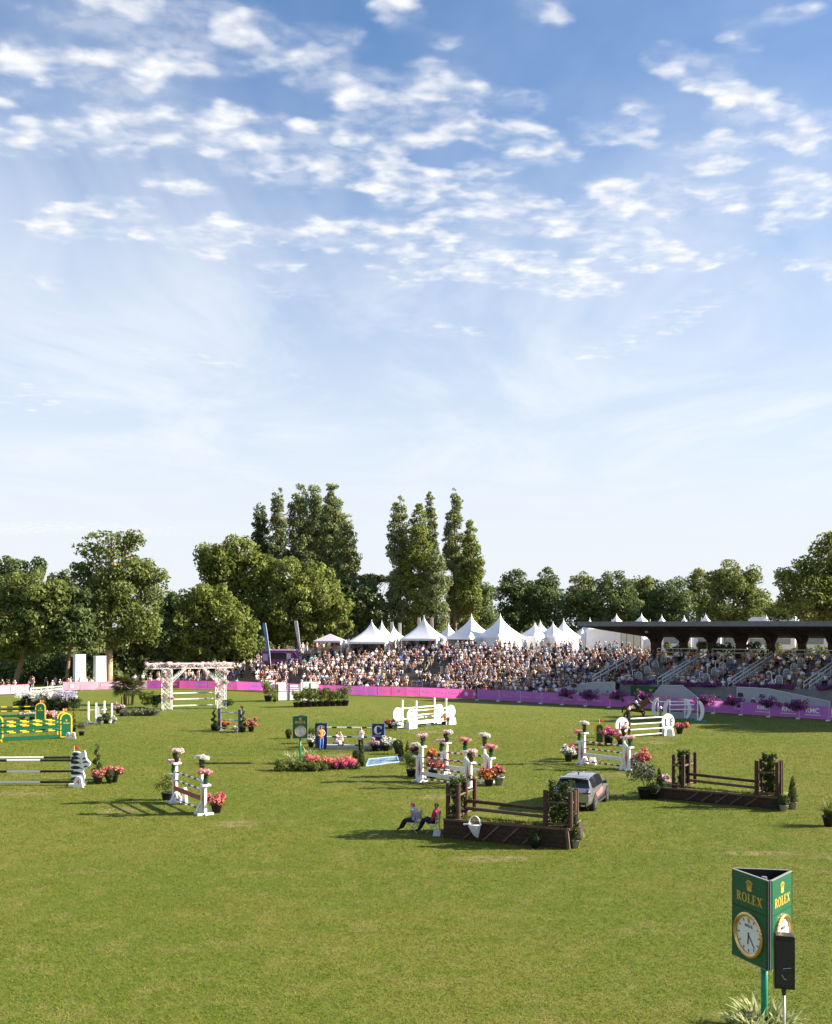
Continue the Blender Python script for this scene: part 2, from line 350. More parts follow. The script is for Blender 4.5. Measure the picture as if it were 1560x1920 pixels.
# ------------------------------------------------------------------ fence line and spectator bank
FP = [(-60,1306),(0,1304),(55,1301),(118,1296),(202,1294),(330,1292),(440,1294),(500,1297),(600,1302),(780,1307),(940,1315),(1080,1323),(1310,1336),(1560,1352),(1760,1366)]
FPX = [p[0] for p in FP]; FD = [F*H/(p[1]-HZ) for p in FP]
def dfence(px): return float(np.interp(px, FPX, FD))
TOPX = [150,250,300,400,480,560,650,1900]; TOPZ = [0,.5,1.0,2.2,3.5,4.5,5.2,5.2]
def ztop(px): return float(np.interp(px, TOPX, TOPZ))
NROW = 15; ROWT = [2.2+1.5*k for k in range(NROW)]
S0 = Vector((18.1,117.2,0)); SE = Vector((.847,-.532,0)); SN = Vector((.532,.847,0)); SRZ = math.atan2(-.532,.847)
def sab(p): q = p-S0; return q.x*SE.x+q.y*SE.y, q.x*SN.x+q.y*SN.y
def rowz(px, k): return ztop(px)*(k+1)/NROW
def bankz(px, t):
    a, b = sab(at(px, dfence(px)+t))
    if a > 3.2 and px > 1120: return -.3 if b < 15.6 else 5.1
    k = sum(1 for q in ROWT if t > q+.01); return ztop(px)*k/NROW-(0.02 if k == 0 else 0)
ts = [0]
for q in ROWT: ts += [q, q+.06]
ts += [30, 45, 70, 100, 160]
pxs = [150,200,250]+list(range(270,1120,18))+list(range(1120,1260,5))+list(range(1260,1900,40))
V = []; Q = []
for i, px in enumerate(pxs):
    for t in ts: p = at(px, dfence(px)+t, bankz(px, t)); V.append(p)
nT = len(ts)
for i in range(len(pxs)-1):
    for j in range(nT-1): Q.append((i*nT+j, (i+1)*nT+j, (i+1)*nT+j+1, i*nT+j+1))
BANK = mat('dry_bank', (.16,.115,.06), .95, .3, .5, .4, col2=(.2,.15,.075))
TERR = mat('terrace_boards', (.13,.11,.085), .9, .3, .8, .3)
bm_idx = [1 if (1 <= j%(nT-1) <= 2*NROW and pxs[j//(nT-1)] > 470) else 0 for j in range(len(Q))]
tag(link('spectator_bank', fast('spectator_bank', V, Q, [BANK, TERR], bm_idx)), kind='structure')
# ------------------------------------------------------------------ banner fences
PINK = leafmat('banner_pink', (.72,.1,.42), (.78,.15,.5), .5, clump=.3); PALE = leafmat('banner_pale_pink', (.78,.4,.6), (.82,.58,.72), .45, clump=.8)
PURP = leafmat('banner_purple', (.58,.17,.55), (.63,.2,.6), .4, clump=.3); VIOL = leafmat('banner_violet', (.52,.1,.5), (.6,.14,.58), .5, clump=.3)
BMARK = mat('banner_print', (.85,.82,.86), .6, .05)
BMARK2 = mat('banner_print_soft', (.85,.62,.76), .6, .08)
def fence_pts(p0, p1, step):
    xs = np.linspace(p0, p1, 200); P = [at(x, dfence(x)) for x in xs]; out = [P[0]]; acc_ = 0
    for a, b in zip(P, P[1:]):
        acc_ += (b-a).length
        if acc_ >= step: out.append(b); acc_ = 0
    if (P[-1]-out[-1]).length > .4: out.append(P[-1])
    return out
def panel_mesh(w, h, seed):
    g = random.Random(seed); V = []; Qs = []; n = 8
    for i in range(n+1):
        for j in range(3): V.append((w*i/n, .02*math.sin(i*.9+seed)*(1 if j == 1 else .3)+g.uniform(-.006,.006), h*j/2))
    for i in range(n):
        for j in range(2): Qs.append((i*3+j, (i+1)*3+j, (i+1)*3+j+1, i*3+j+1))
    return V, Qs
def emblem(kind, w, h, seed):
    """flat print: a ring or shield with a word block beside it"""
    g = random.Random(seed); b = MB(); y0 = -.026; y = -.032
    cx = w*.5
    if kind == 'round':
        pts = [(cx+.26*math.cos(2*math.pi*i/14), h*.52+.26*math.sin(2*math.pi*i/14)) for i in range(14)]
        b.prism(pts, y, y0)
    elif kind == 'word':
        x = w*.2
        b.prism([(x,h*.4),(x+.16,h*.4),(x+.19,h*.62),(x+.08,h*.74),(x-.03,h*.62)], y, y0); x += .28
        while x < w*.86:
            q = g.uniform(.06,.12); b.prism([(x,h*.42),(x+q,h*.42),(x+q,h*.56+g.uniform(0,.06)),(x,h*.58)], y, y0); x += q+.035
    return b
PCACHE = {}
def banner_fence(label, p0, p1, step, h, mats, emb, em, feet=False, zb=.12):
    pts = fence_pts(p0, p1, step); root = T('banner_fence', label, 'fence', pts[0])
    base = pts[0]
    for i, (a, b) in enumerate(zip(pts, pts[1:])):
        w = (b-a).length; rz = math.atan2(b.y-a.y, b.x-a.x); m = mats[(i*7+i//3) % len(mats)]
        Vp, Qp = panel_mesh(w-.05, h, i % 5)
        pn = link('banner_panel', fast('banner_panel', Vp, Qp, [m]), root, (a-base)+Vector((0,0,zb)), rz)
        if emb and i % emb[1] == 0:
            e = emblem(emb[0] if i % 5 else 'round', w, h, i); e.build('print', em, pn)
        pb = MB().cyl((0,0,0),(0,0,zb+h+.04),.025,.025,6)
        pb.build('post', STEEL if not feet else RAILW, root, a-base, rz)
        if feet: MB().box((0,-.22,.05),(.32,.4,.1),0,0,.8).build('foot', WHITE2, root, a-base, rz)
    MB().path([p-base+Vector((0,.03,zb+h+.05)) for p in pts], .022, 5).build('top_rail', CORAL if not feet else PURP, root)
    return root
banner_fence('short pale pink banner fence ending at the white entrance gate', -40, 55, 2.0, 1.12, [PALE], None, BMARK)
banner_fence('pink banner fence curving behind the palm and flower arch', 118, 500, 2.2, 1.12, [PALE,PALE,PINK,PINK,VIOL,PINK,PINK], ('word', 2), BMARK2)
for o in list(bpy.data.objects):
    if o.name.startswith('banner_panel') and o.parent and 'arch' in o.parent.get('label', ''):
        pw = o.parent.location+o.location; pxx = CX+F*pw.x/pw.y
        o.data.materials[0] = PALE if pxx < 275 else (VIOL if int(pxx/30) % 3 == 0 else PINK)
banner_fence('framed pink banner fence along the foot of the crowded bank', 502, 893, 1.9, 1.12, [PINK,PINK,VIOL,PINK,PINK,PINK,VIOL], ('word', 1), BMARK2)
fr = banner_fence('long purple banner fence on white feet before the grandstand', 896, 1690, 2.9, 1.2, [PURP], None, BMARK, feet=True, zb=.1)
for px, s in ((1430,.55),(1478,.62),(1524,.66),(1572,.66),(1625,.66)):          # lettering printed on the fence
    p = at(px, dfence(px)); q = at(px+6, dfence(px+6)); rz = math.atan2(q.y-p.y, q.x-p.x); nrm = Vector((math.sin(rz), -math.cos(rz), 0))
    text('RMC', s, .006, BMARK, 'lettering', fr, p-fr.location+nrm*.05+Vector((0,0,.86)), (R(90), 0, rz), .012)
    b = MB(); x = -.75
    while x < .75: w = rng.uniform(.05,.1); b.box((x+w/2,0,0),(w,.006,.07)); x += w+.025
    b.build('small_print', BMARK, fr, p-fr.location+nrm*.05+Vector((0,0,.46)), rz)
for px in (950,985,1012,1040,1066,1092,1120,1185,1340,1385):
    p = at(px, dfence(px)); q = at(px+6, dfence(px+6)); rz = math.atan2(q.y-p.y, q.x-p.x); nrm = Vector((math.sin(rz), -math.cos(rz), 0))
    emblem('word', 1.6, 1.1, px).build('print', mat('banner_print_lilac', (.5,.28,.6), .6, .05), fr, p-fr.location+nrm*.05+Vector((-.6,.3,.1)), rz)
# entrance gate rails at the left
g0, g1 = at(57, dfence(57)), at(116, dfence(116)); gate = T('entrance_gate', 'low white rail gate between the pale pink banner fences', 'gate', g0)
dv = g1-g0; b = MB()
for z in (.35,.7): b.bar((0,0,z), dv+Vector((0,0,z)), .06, .1)
b.build('rail', WHITE, gate)
for f_ in (0,.33,.66,1): MB().box(dv*f_+Vector((0,0,.4)),(.1,.1,.8)).build('post', WHITE, gate)
# ------------------------------------------------------------------ grandstand (local x along its front, y away from the arena)
GS = T('grandstand', 'long open concrete grandstand under a thin flat cantilever roof', 'grandstand', S0, SRZ)
X0, X1 = 3.0, 41.0
MB().box(((X0+X1)/2,6.0,1.0),(X1-X0,.3,2.6)).build('front_wall', CONC, GS)
poly = [(6.15,0)]; 
for k in range(9): poly += [(6.3+k, 1.85+.36*k-(.36 if k else 0)*0), (7.3+k, 1.85+.36*k)]
pl = [(6.2,0.0),(6.2,1.85)]
for k in range(9): pl += [(7.25+k,1.85+.36*k),(7.25+k,1.85+.36*(k+1))]
pl += [(20,5.09),(20,0)]
MB().prism([(a,b_) for a, b_ in pl], X0, X1, 0, 'x').build('seating_tiers', mat('tier_concrete',(.3,.29,.28),.85,.12,1), GS)
for k in range(9): MB().box(((X0+X1)/2,6.95+k,1.85+.36*k+.39),(X1-X0-.2,.35,.05)).add([(X0+.2,6.95+k,1.86+.36*k),(X1-.2,6.95+k,1.86+.36*k),(X1-.2,6.95+k,2.2+.36*k),(X0+.2,6.95+k,2.2+.36*k)],[(0,1,2,3)]).build('bench', mat('bench_grey',(.22,.2,.2),.7,.15), GS)
rf = MB()
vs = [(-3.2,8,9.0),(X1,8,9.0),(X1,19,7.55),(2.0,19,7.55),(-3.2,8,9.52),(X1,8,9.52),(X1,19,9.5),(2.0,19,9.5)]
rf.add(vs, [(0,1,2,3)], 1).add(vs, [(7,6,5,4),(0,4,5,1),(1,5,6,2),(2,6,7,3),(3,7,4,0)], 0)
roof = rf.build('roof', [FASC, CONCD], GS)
MB().add([(-3.25,7.9,8.98),(X1,7.9,8.98),(X1,7.99,8.98),(-3.25,7.99,8.98),(-3.25,7.9,9.56),(X1,7.9,9.56),(X1,7.99,9.56),(-3.25,7.99,9.56)],
         [(3,2,1,0),(4,5,6,7),(0,1,5,4),(1,2,6,5),(2,3,7,6),(3,0,4,7)]).build('fascia', FASC, roof)
MB().ball((4.2,11.5,8.3),(.22,.22,.15)).build('flood_light', RAILW, roof)
a = 3.5; i = 0
while a < X1:
    w = .85 if i % 3 else 1.15
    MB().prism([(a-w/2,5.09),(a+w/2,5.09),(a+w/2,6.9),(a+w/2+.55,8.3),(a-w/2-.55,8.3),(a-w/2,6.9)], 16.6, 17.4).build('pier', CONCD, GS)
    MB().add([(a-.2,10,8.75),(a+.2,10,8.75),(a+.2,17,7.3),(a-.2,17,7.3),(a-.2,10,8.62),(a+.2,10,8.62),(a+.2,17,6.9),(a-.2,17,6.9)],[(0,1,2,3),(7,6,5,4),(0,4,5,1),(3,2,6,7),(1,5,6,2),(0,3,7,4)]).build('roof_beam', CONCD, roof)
    a += 3.5; i += 1
def rail(nm, p0, p1, n, parent=GS, h=1.0):
    b = MB(); p0, p1 = Vector(p0), Vector(p1)
    for z in (h, h*.62): b.bar(p0+Vector((0,0,z)), p1+Vector((0,0,z)), .055, .09)
    for k in range(n+1): q = p0.lerp(p1, k/n); b.bar(q, q+Vector((0,0,h)), .05, .05)
    return b.build(nm, RAILW, parent)
for a0 in (-.6,7.4,15.4,23.4,31.4):
    for off in (0,.55):
        b = MB(); p0 = Vector((a0+off,6.3,2.1)); p1 = Vector((a0+2.7+off,15,5.1))
        for z, hh in ((.95,.13),(.5,.13)): b.bar(p0+Vector((0,0,z)), p1+Vector((0,0,z)), .06, hh)
        for k in range(7): q = p0.lerp(p1, k/6); b.bar(q, q+Vector((0,0,.95)), .05, .05)
        if a0 > 0 or off == 0: b.build('stair_rail', RAILW, GS)
    st = MB()
    for k in range(18):
        f_ = k/18; st.box((a0+2.7*f_+.27,6.5+8.7*f_,1.93+3.2*f_),(.62,.5,.17))
    if a0 > 0: st.build('stair', mat('stair_concrete',(.4,.39,.37),.85,.12), GS)
for a0, a1 in ((4.2,9.2),(11.0,17.6),(19.0,25.6),(27,33.6),(35,40.6)): rail('top_rail', (a0,15.4,5.1), (a1,15.4,5.1), 5, h=1.15)
for a0 in (3.9,11.9,19.9,27.9,35.9):                                     # looped white guards stepping up each aisle
    for k in range(5):
        y = 6.9+1.7*k; z = 1.85+.36*(1.7*k+.5); xx = a0+.42*k
        pts = [(xx+.36*math.cos(q), y, z+.55+.42*math.sin(q)) for q in np.linspace(0, math.pi, 7)]
        b = MB().path([(xx+.36,y,z)]+pts+[(xx-.36,y,z)], .045, 6)
        for q in (-.2,-.07,.07,.2): b.bar((xx+q,y,z+.05),(xx+q,y,z+.85),.025,.025)
        for q in (.2,.4,.6,.8): b.bar((xx-.32,y,z+q),(xx+.32,y,z+q),.025,.025)
        b.build('guard_panel', RAILW, GS)
        MB().path([(xx-.75,y-.1,z-.1),(xx-.78,y-.1,z+1.0),(xx-.6,y-.1,z+1.22),(xx-.38,y-.1,z+1.12)], .05, 6).build('handrail', RAILW, GS)
# hedge and planting behind the top landing
for i, (a0, a1) in enumerate(((4.5,9.5),(10,16.5),(17,27),(27.5,33),(34,39.5))):
    hd = T('box_hedge', ['clipped hedge on the stand landing, closest to the white cabin','dense hedge on the stand landing above the green banner','long hedge on the stand landing above the sloping screen','low hedge on the stand landing above the white fence letters','broad hedge on the stand landing at its end by the trees'][i], 'hedge', S0+SE*((a0+a1)/2)+SN*18.2+Vector((0,0,5.09)), SRZ)
    cl = [(x, rng.uniform(-.15,.15), rng.uniform(.35,1.6), .5, .4, .5) for x in np.arange(-(a1-a0)/2, (a1-a0)/2, .35)]
    leafobj('foliage', cl, 3200, .12, 40+i, L_SHRUB if i % 2 else L_OLIVE, hd)
# flowering boxes along the front wall
for i, (a0, a1) in enumerate(((3.4,7.0),(9.3,14.8),(16.6,22.6),(25.0,30.8),(33,38.6))):
    fb = T('flower_box', 'trough of purple petunias on the stand wall, '+['between the ramp screen and green banner','above the peaked grey screen','over the tall end of the sloping screen','over the low end of the sloping screen','at the wall end by the trees'][i], 'flower box', S0+SE*((a0+a1)/2)+SN*5.75+Vector((0,0,2.3)), SRZ)
    MB().box((0,.1,.1),(a1-a0,.3,.2)).build('trough', CONC, fb)
    cl = [(x, rng.uniform(-.2,.1), rng.uniform(.1,.35), .3, .25, .2) for x in np.arange(-(a1-a0)/2, (a1-a0)/2, .2)]
    tag(leafobj('blossoms', cl, int(420*(a1-a0)), .07, 60+i, FL_PURP, fb), kind='stuff'); tag(leafobj('foliage', cl, int(160*(a1-a0)), .08, 80+i, L_SHRUB, fb), kind='stuff')
# green sponsor banner on the wall
gb = T('green_wall_banner', 'dark green banner with gold lettering on the grandstand wall', 'banner', S0+SE*6.0+SN*5.8+Vector((0,0,1.0)), SRZ)
MB().box((0,0,.5),(3.3,.05,1.2)).build('cloth', GREEN, gb)
for x in (-.75,.75):
    text('ROLEX', .34, .01, GOLD, 'lettering', gb, (x,-.035,.22), (R(90),0,0), .006)
    b = MB(); b.prism([(x-.16,.55),(x+.16,.55),(x+.24,.85),(x+.1,.68),(x,.9),(x-.1,.68),(x-.24,.85)], -.04, -.027); b.build('crown_emblem', GOLD, gb)
# pale ribbed screens round the ramps
SCREEN = mat('screen_sheet', (.4,.42,.44), .55, .05, 2)
def screen(label, pts, b0):
    """pts: photo columns and rows of the outline, laid in the plane local y = b0"""
    P = []
    for px, py in pts:
        dr = Vector(((px-CX)/F, 1, (HZ-py)/F)); o_ = Vector((0,0,H)); t = ((S0+SN*b0)-o_).dot(SN)/dr.dot(SN); w = o_+dr*t; a_, _ = sab(w); P.append((a_, w.z))
    a_min = min(p[0] for p in P); root = T('ramp_screen', label, 'screen', S0+SE*a_min+SN*b0, SRZ)
    P = [(p[0]-a_min, max(p[1], 0)) for p in P]; MB().prism(P, 0, .05).build('sheet', SCREEN, root)
    def span(x):
        zs = []
        for (x0,z0),(x1,z1) in zip(P, P[1:]+P[:1]):
            if min(x0,x1) <= x <= max(x0,x1) and abs(x1-x0) > 1e-6: zs.append(z0+(z1-z0)*(x-x0)/(x1-x0))
        return (min(zs), max(zs)) if len(zs) > 1 else None
    x = .15; b = MB(); W_ = max(p[0] for p in P)
    while x < W_:
        s = span(x)
        if s and s[1]-s[0] > .1: b.bar((x,-.02,s[0]),(x,-.02,s[1]),.07,.04)
        x += .3
    b.build('rib', SCREEN, root); n = len(P)
    e = MB()
    for (x0,z0),(x1,z1) in zip(P, P[1:]+P[:1]): e.bar((x0,-.03,z0),(x1,-.03,z1),.06,.06)
    e.build('edge_trim', RAILW, root); return root
screen('pale grey ribbed ramp screen with level top below the white cabin', [(1046,1312),(1046,1292),(1080,1284),(1112,1279),(1153,1279),(1153,1312)], 3.4)
screen('peaked pale grey screen beside the green wall banner', [(1218,1320),(1222,1306),(1240,1285),(1279,1285),(1311,1310),(1311,1328)], 3.0)
screen('long pale grey screen sloping down beneath the purple troughs', [(1382,1330),(1382,1288),(1440,1291),(1556,1315),(1556,1345)], 3.2)
# ------------------------------------------------------------------ tents on the plateau
def onbank(px, d): return at(px, d, bankz(px, d-dfence(px)))
def pagoda(px, d, peak_y, eave_y, half_px, rz, label, opened=(), group=None, zb=None):
    base = onbank(px, d) if zb is None else at(px, d, zb)
    pk = H-(peak_y-HZ)*d/F-base.z; ev = H-(eave_y-HZ)*d/F-base.z; hw = half_px*d/F
    c, s = abs(math.cos(rz)), abs(math.sin(rz)); hw = hw/(c+s)*1.0
    t = T('pagoda_tent', label, 'tent', base, rz, group)
    n = 6; V = []; Fq = []; K = 9
    side = [(-1,-1),(1,-1),(1,1),(-1,1)]; ring = []
    for i in range(4):
        for j in range(n): u = j/n; ring.append((side[i][0]*(1-u)+side[(i+1)%4][0]*u, side[i][1]*(1-u)+side[(i+1)%4][1]*u))
    for k in range(K+1):
        u = k/K; r = hw*1.03*((1-u)**1.75*.97+.03*(1-u)); z = ev+(pk-ev)*u
        for x, y in ring: V.append((x*r, y*r, z))
    m = len(ring)
    for k in range(K):
        for j in range(m): Fq.append((k*m+j, k*m+(j+1)%m, (k+1)*m+(j+1)%m, (k+1)*m+j))
    ro = link('roof', fast('roof', V, Fq, [PVC]), t)
    v = MB()
    for i in range(4):
        (x0,y0),(x1,y1) = side[i], side[(i+1)%4]
        v.add([(x0*hw*1.035,y0*hw*1.035,ev-.3),(x1*hw*1.035,y1*hw*1.035,ev-.3),(x1*hw*1.035,y1*hw*1.035,ev+.01),(x0*hw*1.035,y0*hw*1.035,ev+.01)], [(0,1,2,3)])
    v.build('valance', PVC, ro)
    MB().lathe([(.05,pk-.25),(.035,pk),(.0,pk+.12)], 6).build('finial', PVC, ro)
    for x, y in side: MB().box((x*hw*.985,y*hw*.985,ev/2),(.09,.09,ev)).build('leg', STEEL, t)
    for i in range(4):
        if i in opened: continue
        (x0,y0),(x1,y1) = side[i], side[(i+1)%4]; W_ = MB(); q = .955
        W_.bar((x0*hw*q,y0*hw*q,(ev-.1)/2),(x1*hw*q,y1*hw*q,(ev-.1)/2),.03,ev-.12); W_.build('side_wall', PVC, t)
    return t
pagoda(697,158,1162,1203,43,R(-14),'white pagoda tent open to the bank, beside the small gazebo',(0,))
pagoda(716,172,1163,1200,30,R(30),'white pagoda tent tucked behind the open one by the gazebo')
pagoda(738,176,1172,1197,24,R(20),'low white pagoda tent peeping out beneath the tall poplars')
pagoda(795,157,1154,1197,43,R(-18),'white pagoda tent with open front at the foot of the thick bright poplar',(0,))
pagoda(841,170,1168,1192,20,R(40),'small white pagoda peak between two big white tents')
pagoda(884,156,1151,1195,46,R(40),'white pagoda tent with dark corner doorway in the close pair',(3,))
pagoda(938,154,1150,1193,43,R(38),'white pagoda tent with plain side walls in the close pair')
pagoda(1003,158,1167,1193,34,R(42),'white pagoda tent with closed walls facing the densest crowd')
pagoda(1013,172,1163,1188,22,R(30),'white pagoda peak rising behind the closed-wall tent')
pagoda(1037,158,1166,1192,30,R(44),'white pagoda tent joined to the closed-wall tent by a gutter')
pagoda(1057,160,1160,1193,30,R(35),'tall white pagoda tent next to the grandstand roof tip')
pagoda(1092,168,1178,1193,16,R(20),'little white tent under the grandstand roof tip')
for i, (px, py, hf, d) in enumerate(((1106,1158,18,185),(1156,1151,24,168),(1203,1150,25,168),(1241,1153,21,175),(1283,1154,21,172),(1323,1150,22,168),(1437,1153,22,172),(1490,1150,24,168),(1535,1155,18,180),(1147,1162,12,190),(1219,1161,12,190))):
    pagoda(px, d, py, py+26, hf*1.25, R(25+i*7 % 40), 'white pagoda peak showing above the grandstand roof', (), 'pagoda peaks behind the grandstand roof')
pagoda(1465,190,1130,1166,16,R(30),'tall slender white tent spire above the grandstand roof')
wt = T('white_marquee', 'flat white marquee roof beside the slender spire above the grandstand roof', 'tent', onbank(1465,182), R(-20))
MB().prism([(-5.5,0),(5.5,0),(5.5,5.1),(4.8,5.5),(-4.8,5.5),(-5.5,5.1)], -2, 2).build('canopy', PVC, wt)
cab = T('white_cabin', 'white flat-fronted cabin with glazed wall under the roof tip', 'cabin', onbank(1135,165), R(-22))
MB().box((0,0,1.5),(5.4,3,3.0)).build('wall', PVC, cab); MB().prism([(-2.9,3.0),(2.9,3.0),(2.6,3.35),(-2.6,3.35)],-1.7,1.7).build('roof', PVC, cab)
for x in (3.1,4.2,5.3):
    MB().box((x,-1.3,1.6),(1.0,.04,2.6)).build('pane', mat('cream_panel',(.6,.56,.45),.3,.05), cab); MB().box((x+.54,-1.3,1.6),(.07,.1,2.8)).build('mullion', BLACK, cab)
for i, (px, w, hgt) in enumerate(((1330,4,2.7),(1372,5,2.9),(1418,5,2.8),(1465,4.5,2.9),(1520,6,2.8),(1262,3.2,3.0))):
    m_ = T('hospitality_tent', ['low white hospitality tent','wide white hospitality tent','white hospitality tent with grey window band','short white hospitality tent','broad white hospitality tent','narrow white tent'][i]+' seen between the grandstand piers', 'tent', onbank(px, 160+i), R(-28))
    MB().box((0,0,hgt/2),(w,3,hgt)).build('wall', PVC, m_); MB().prism([(-w/2-.2,hgt),(w/2+.2,hgt),(0,hgt+.9)],-1.7,1.7).build('roof', PVC, m_)
    MB().box((0,-1.53,1.5),(w*.7,.03,.9)).build('window', mat('tent_window',(.25,.28,.3),.2,.1), m_)
# pop-up gazebo
gz = T('popup_gazebo', 'small pale pop-up gazebo between the purple van and white tents', 'gazebo', onbank(619,158), R(-8)); hw = 2.1
b = MB().add([(-hw,-hw,2.15),(hw,-hw,2.15),(hw,hw,2.15),(-hw,hw,2.15),(0,0,3.2),(-hw,-hw,1.9),(hw,-hw,1.9),(hw,hw,1.9),(-hw,hw,1.9)],[(0,1,4),(1,2,4),(2,3,4),(3,0,4),(5,6,1,0),(6,7,2,1),(7,8,3,2),(8,5,0,3)])
b.build('canopy', leafmat('gazebo_cloth',(.62,.56,.66),(.7,.64,.72),.25), gz)
for x in (-1,1):
    for y in (-1,1): MB().box((x*hw*.97,y*hw*.97,1),(.05,.05,2.1)).build('leg', STEEL, gz)
MB().add([(hw*.96,-hw*.9,.1),(hw*.96,hw*.9,.1),(hw*.96,hw*.9,2),(hw*.96,-hw*.9,2)],[(0,1,2,3)]).build('side_wall', PVC, gz)
# purple food van
VANP = mat('van_purple',(.2,.03,.2),.4,.1); vn = T('food_van', 'purple food van with open serving hatch on the bank top', 'van', onbank(529,157), R(-8))
MB().prism([(-2.9,.4),(2.2,.4),(2.9,.75),(2.9,1.25),(2.2,2.35),(1.9,2.6),(-2.9,2.6)],-.95,.95).build('body', VANP, vn)
MB().box((-.35,-.97,1.7),(2.6,.04,.9)).build('serving_hatch', DARK, vn); MB().box((-.35,-1.3,2.25),(2.6,.7,.05)).build('awning', VANP, vn)
MB().box((-2.35,-.98,1.55),(.75,.03,1.0)).build('menu_board', mat('board_grey',(.4,.42,.45),.5,.15), vn); MB().box((1.25,-.97,1.75),(.7,.03,.8)).build('price_board', mat('board_pale',(.5,.5,.52),.5,.15), vn)
MB().prism([(2.0,1.4),(2.62,1.4),(2.15,2.2),(1.95,2.3)],-.96,-.94).build('cab_window', DARK, vn); MB().box((0,0,2.63),(4.4,1.7,.06)).build('roof_panel', WHITE2, vn)
for x in (-1.7,1.8):
    for y in (-.85,.85): MB().cyl((x,y-.1,.35),(x,y+.1,.35),.35,.35,12).build('wheel', DARK, vn)
# feather flags
def feather(px, d, top_y, lean, m, label):
    p = onbank(px, d); t = T('feather_flag', label, 'flag', p); h = H-(top_y-HZ)*d/F-p.z
    MB().path([(0,0,0),(lean*.3*h,0,h*.4),(lean*.72*h,0,h*.8),(lean*h,0,h)], .035, 6).build('pole', WHITE, t)
    n = 10; L_ = []; R_ = []
    for k in range(n+1):
        u = k/n; z = h*(.28+.72*u); x = lean*z*1.0*(.75+.25*u); w = .3+.2*math.sin(u*2.6); 
        L_.append((x-w*(.55+.6*u),.02*math.sin(4*u),z)); R_.append((x+.03,.02,z))
    MB().add(L_+R_, [(i,i+1,n+2+i,n+1+i) for i in range(n)]).build('sail', m, t)
feather(509,155,1168,-.12,leafmat('flag_blue',(.05,.12,.35),(.2,.35,.6),.3,clump=.7),'tall blue feather flag leaning beside the purple van')
feather(566,157,1164,-.11,leafmat('flag_white',(.5,.45,.5),(.75,.7,.75),.3,clump=.7),'tall pale feather flag leaning over the purple van roof')
for i, px in enumerate((737,752)):
    feather(px, 178, 1166+i*2, 0, MATS['flag_white'], ['narrow pale flag beside the low pagoda','narrow pale flag beside the bare poplar trunk'][i]+' under the poplars')
feather(788, 176, 1158, 0, leafmat('flag_pink',(.6,.3,.35),(.75,.5,.52),.3,clump=.7), 'rosy banner flag behind the open white pagoda')
feather(812, 176, 1158, 0, MATS['flag_pink'], 'slim rosy flag between open pagoda and small pagoda peak')
# two tall white pillars
for px, ty, w, lab in ((149,1228,1.9,'tall white box pillar nearer the entrance gate'),(187,1231,2.0,'tall white box pillar beside the thick pale trunk')):
    dp = 147.5 if px < 160 else 152.5; t = T('entrance_pillar', lab, 'pillar', at(px, dp), R(42)); h = H-(ty-HZ)*dp/F
    MB().box((0,0,h/2),(w*.82,w*.5,h),0,0,.93).build('shaft', PVC, t); MB().box((0,0,.2),(w*1.15,w*.85,.4),0,0,.9).build('base', PVC, t); MB().box((0,0,h+.04),(w*.8,w*.5,.08)).build('cap', WHITE2, t)

for px, py, lab in ((1076,1284,'small black loudspeaker on the level-topped ramp screen'),(1388,1301,'small black loudspeaker at the tall end of the sloping screen')):
    d_ = dfence(px)+2.6; q = at(px, d_); t = T('small_loudspeaker', lab, 'loudspeaker', q, SRZ); z_ = H-(py-HZ)*d_/F
    MB().prism([(-.28,z_-.3),(.28,z_-.3),(.22,z_+.1),(-.22,z_+.1)],-.2,.2).build('cabinet', DARK, t); MB().cyl((0,0,0),(0,0,z_-.3),.04,.04,6).build('pole', DARK, t)
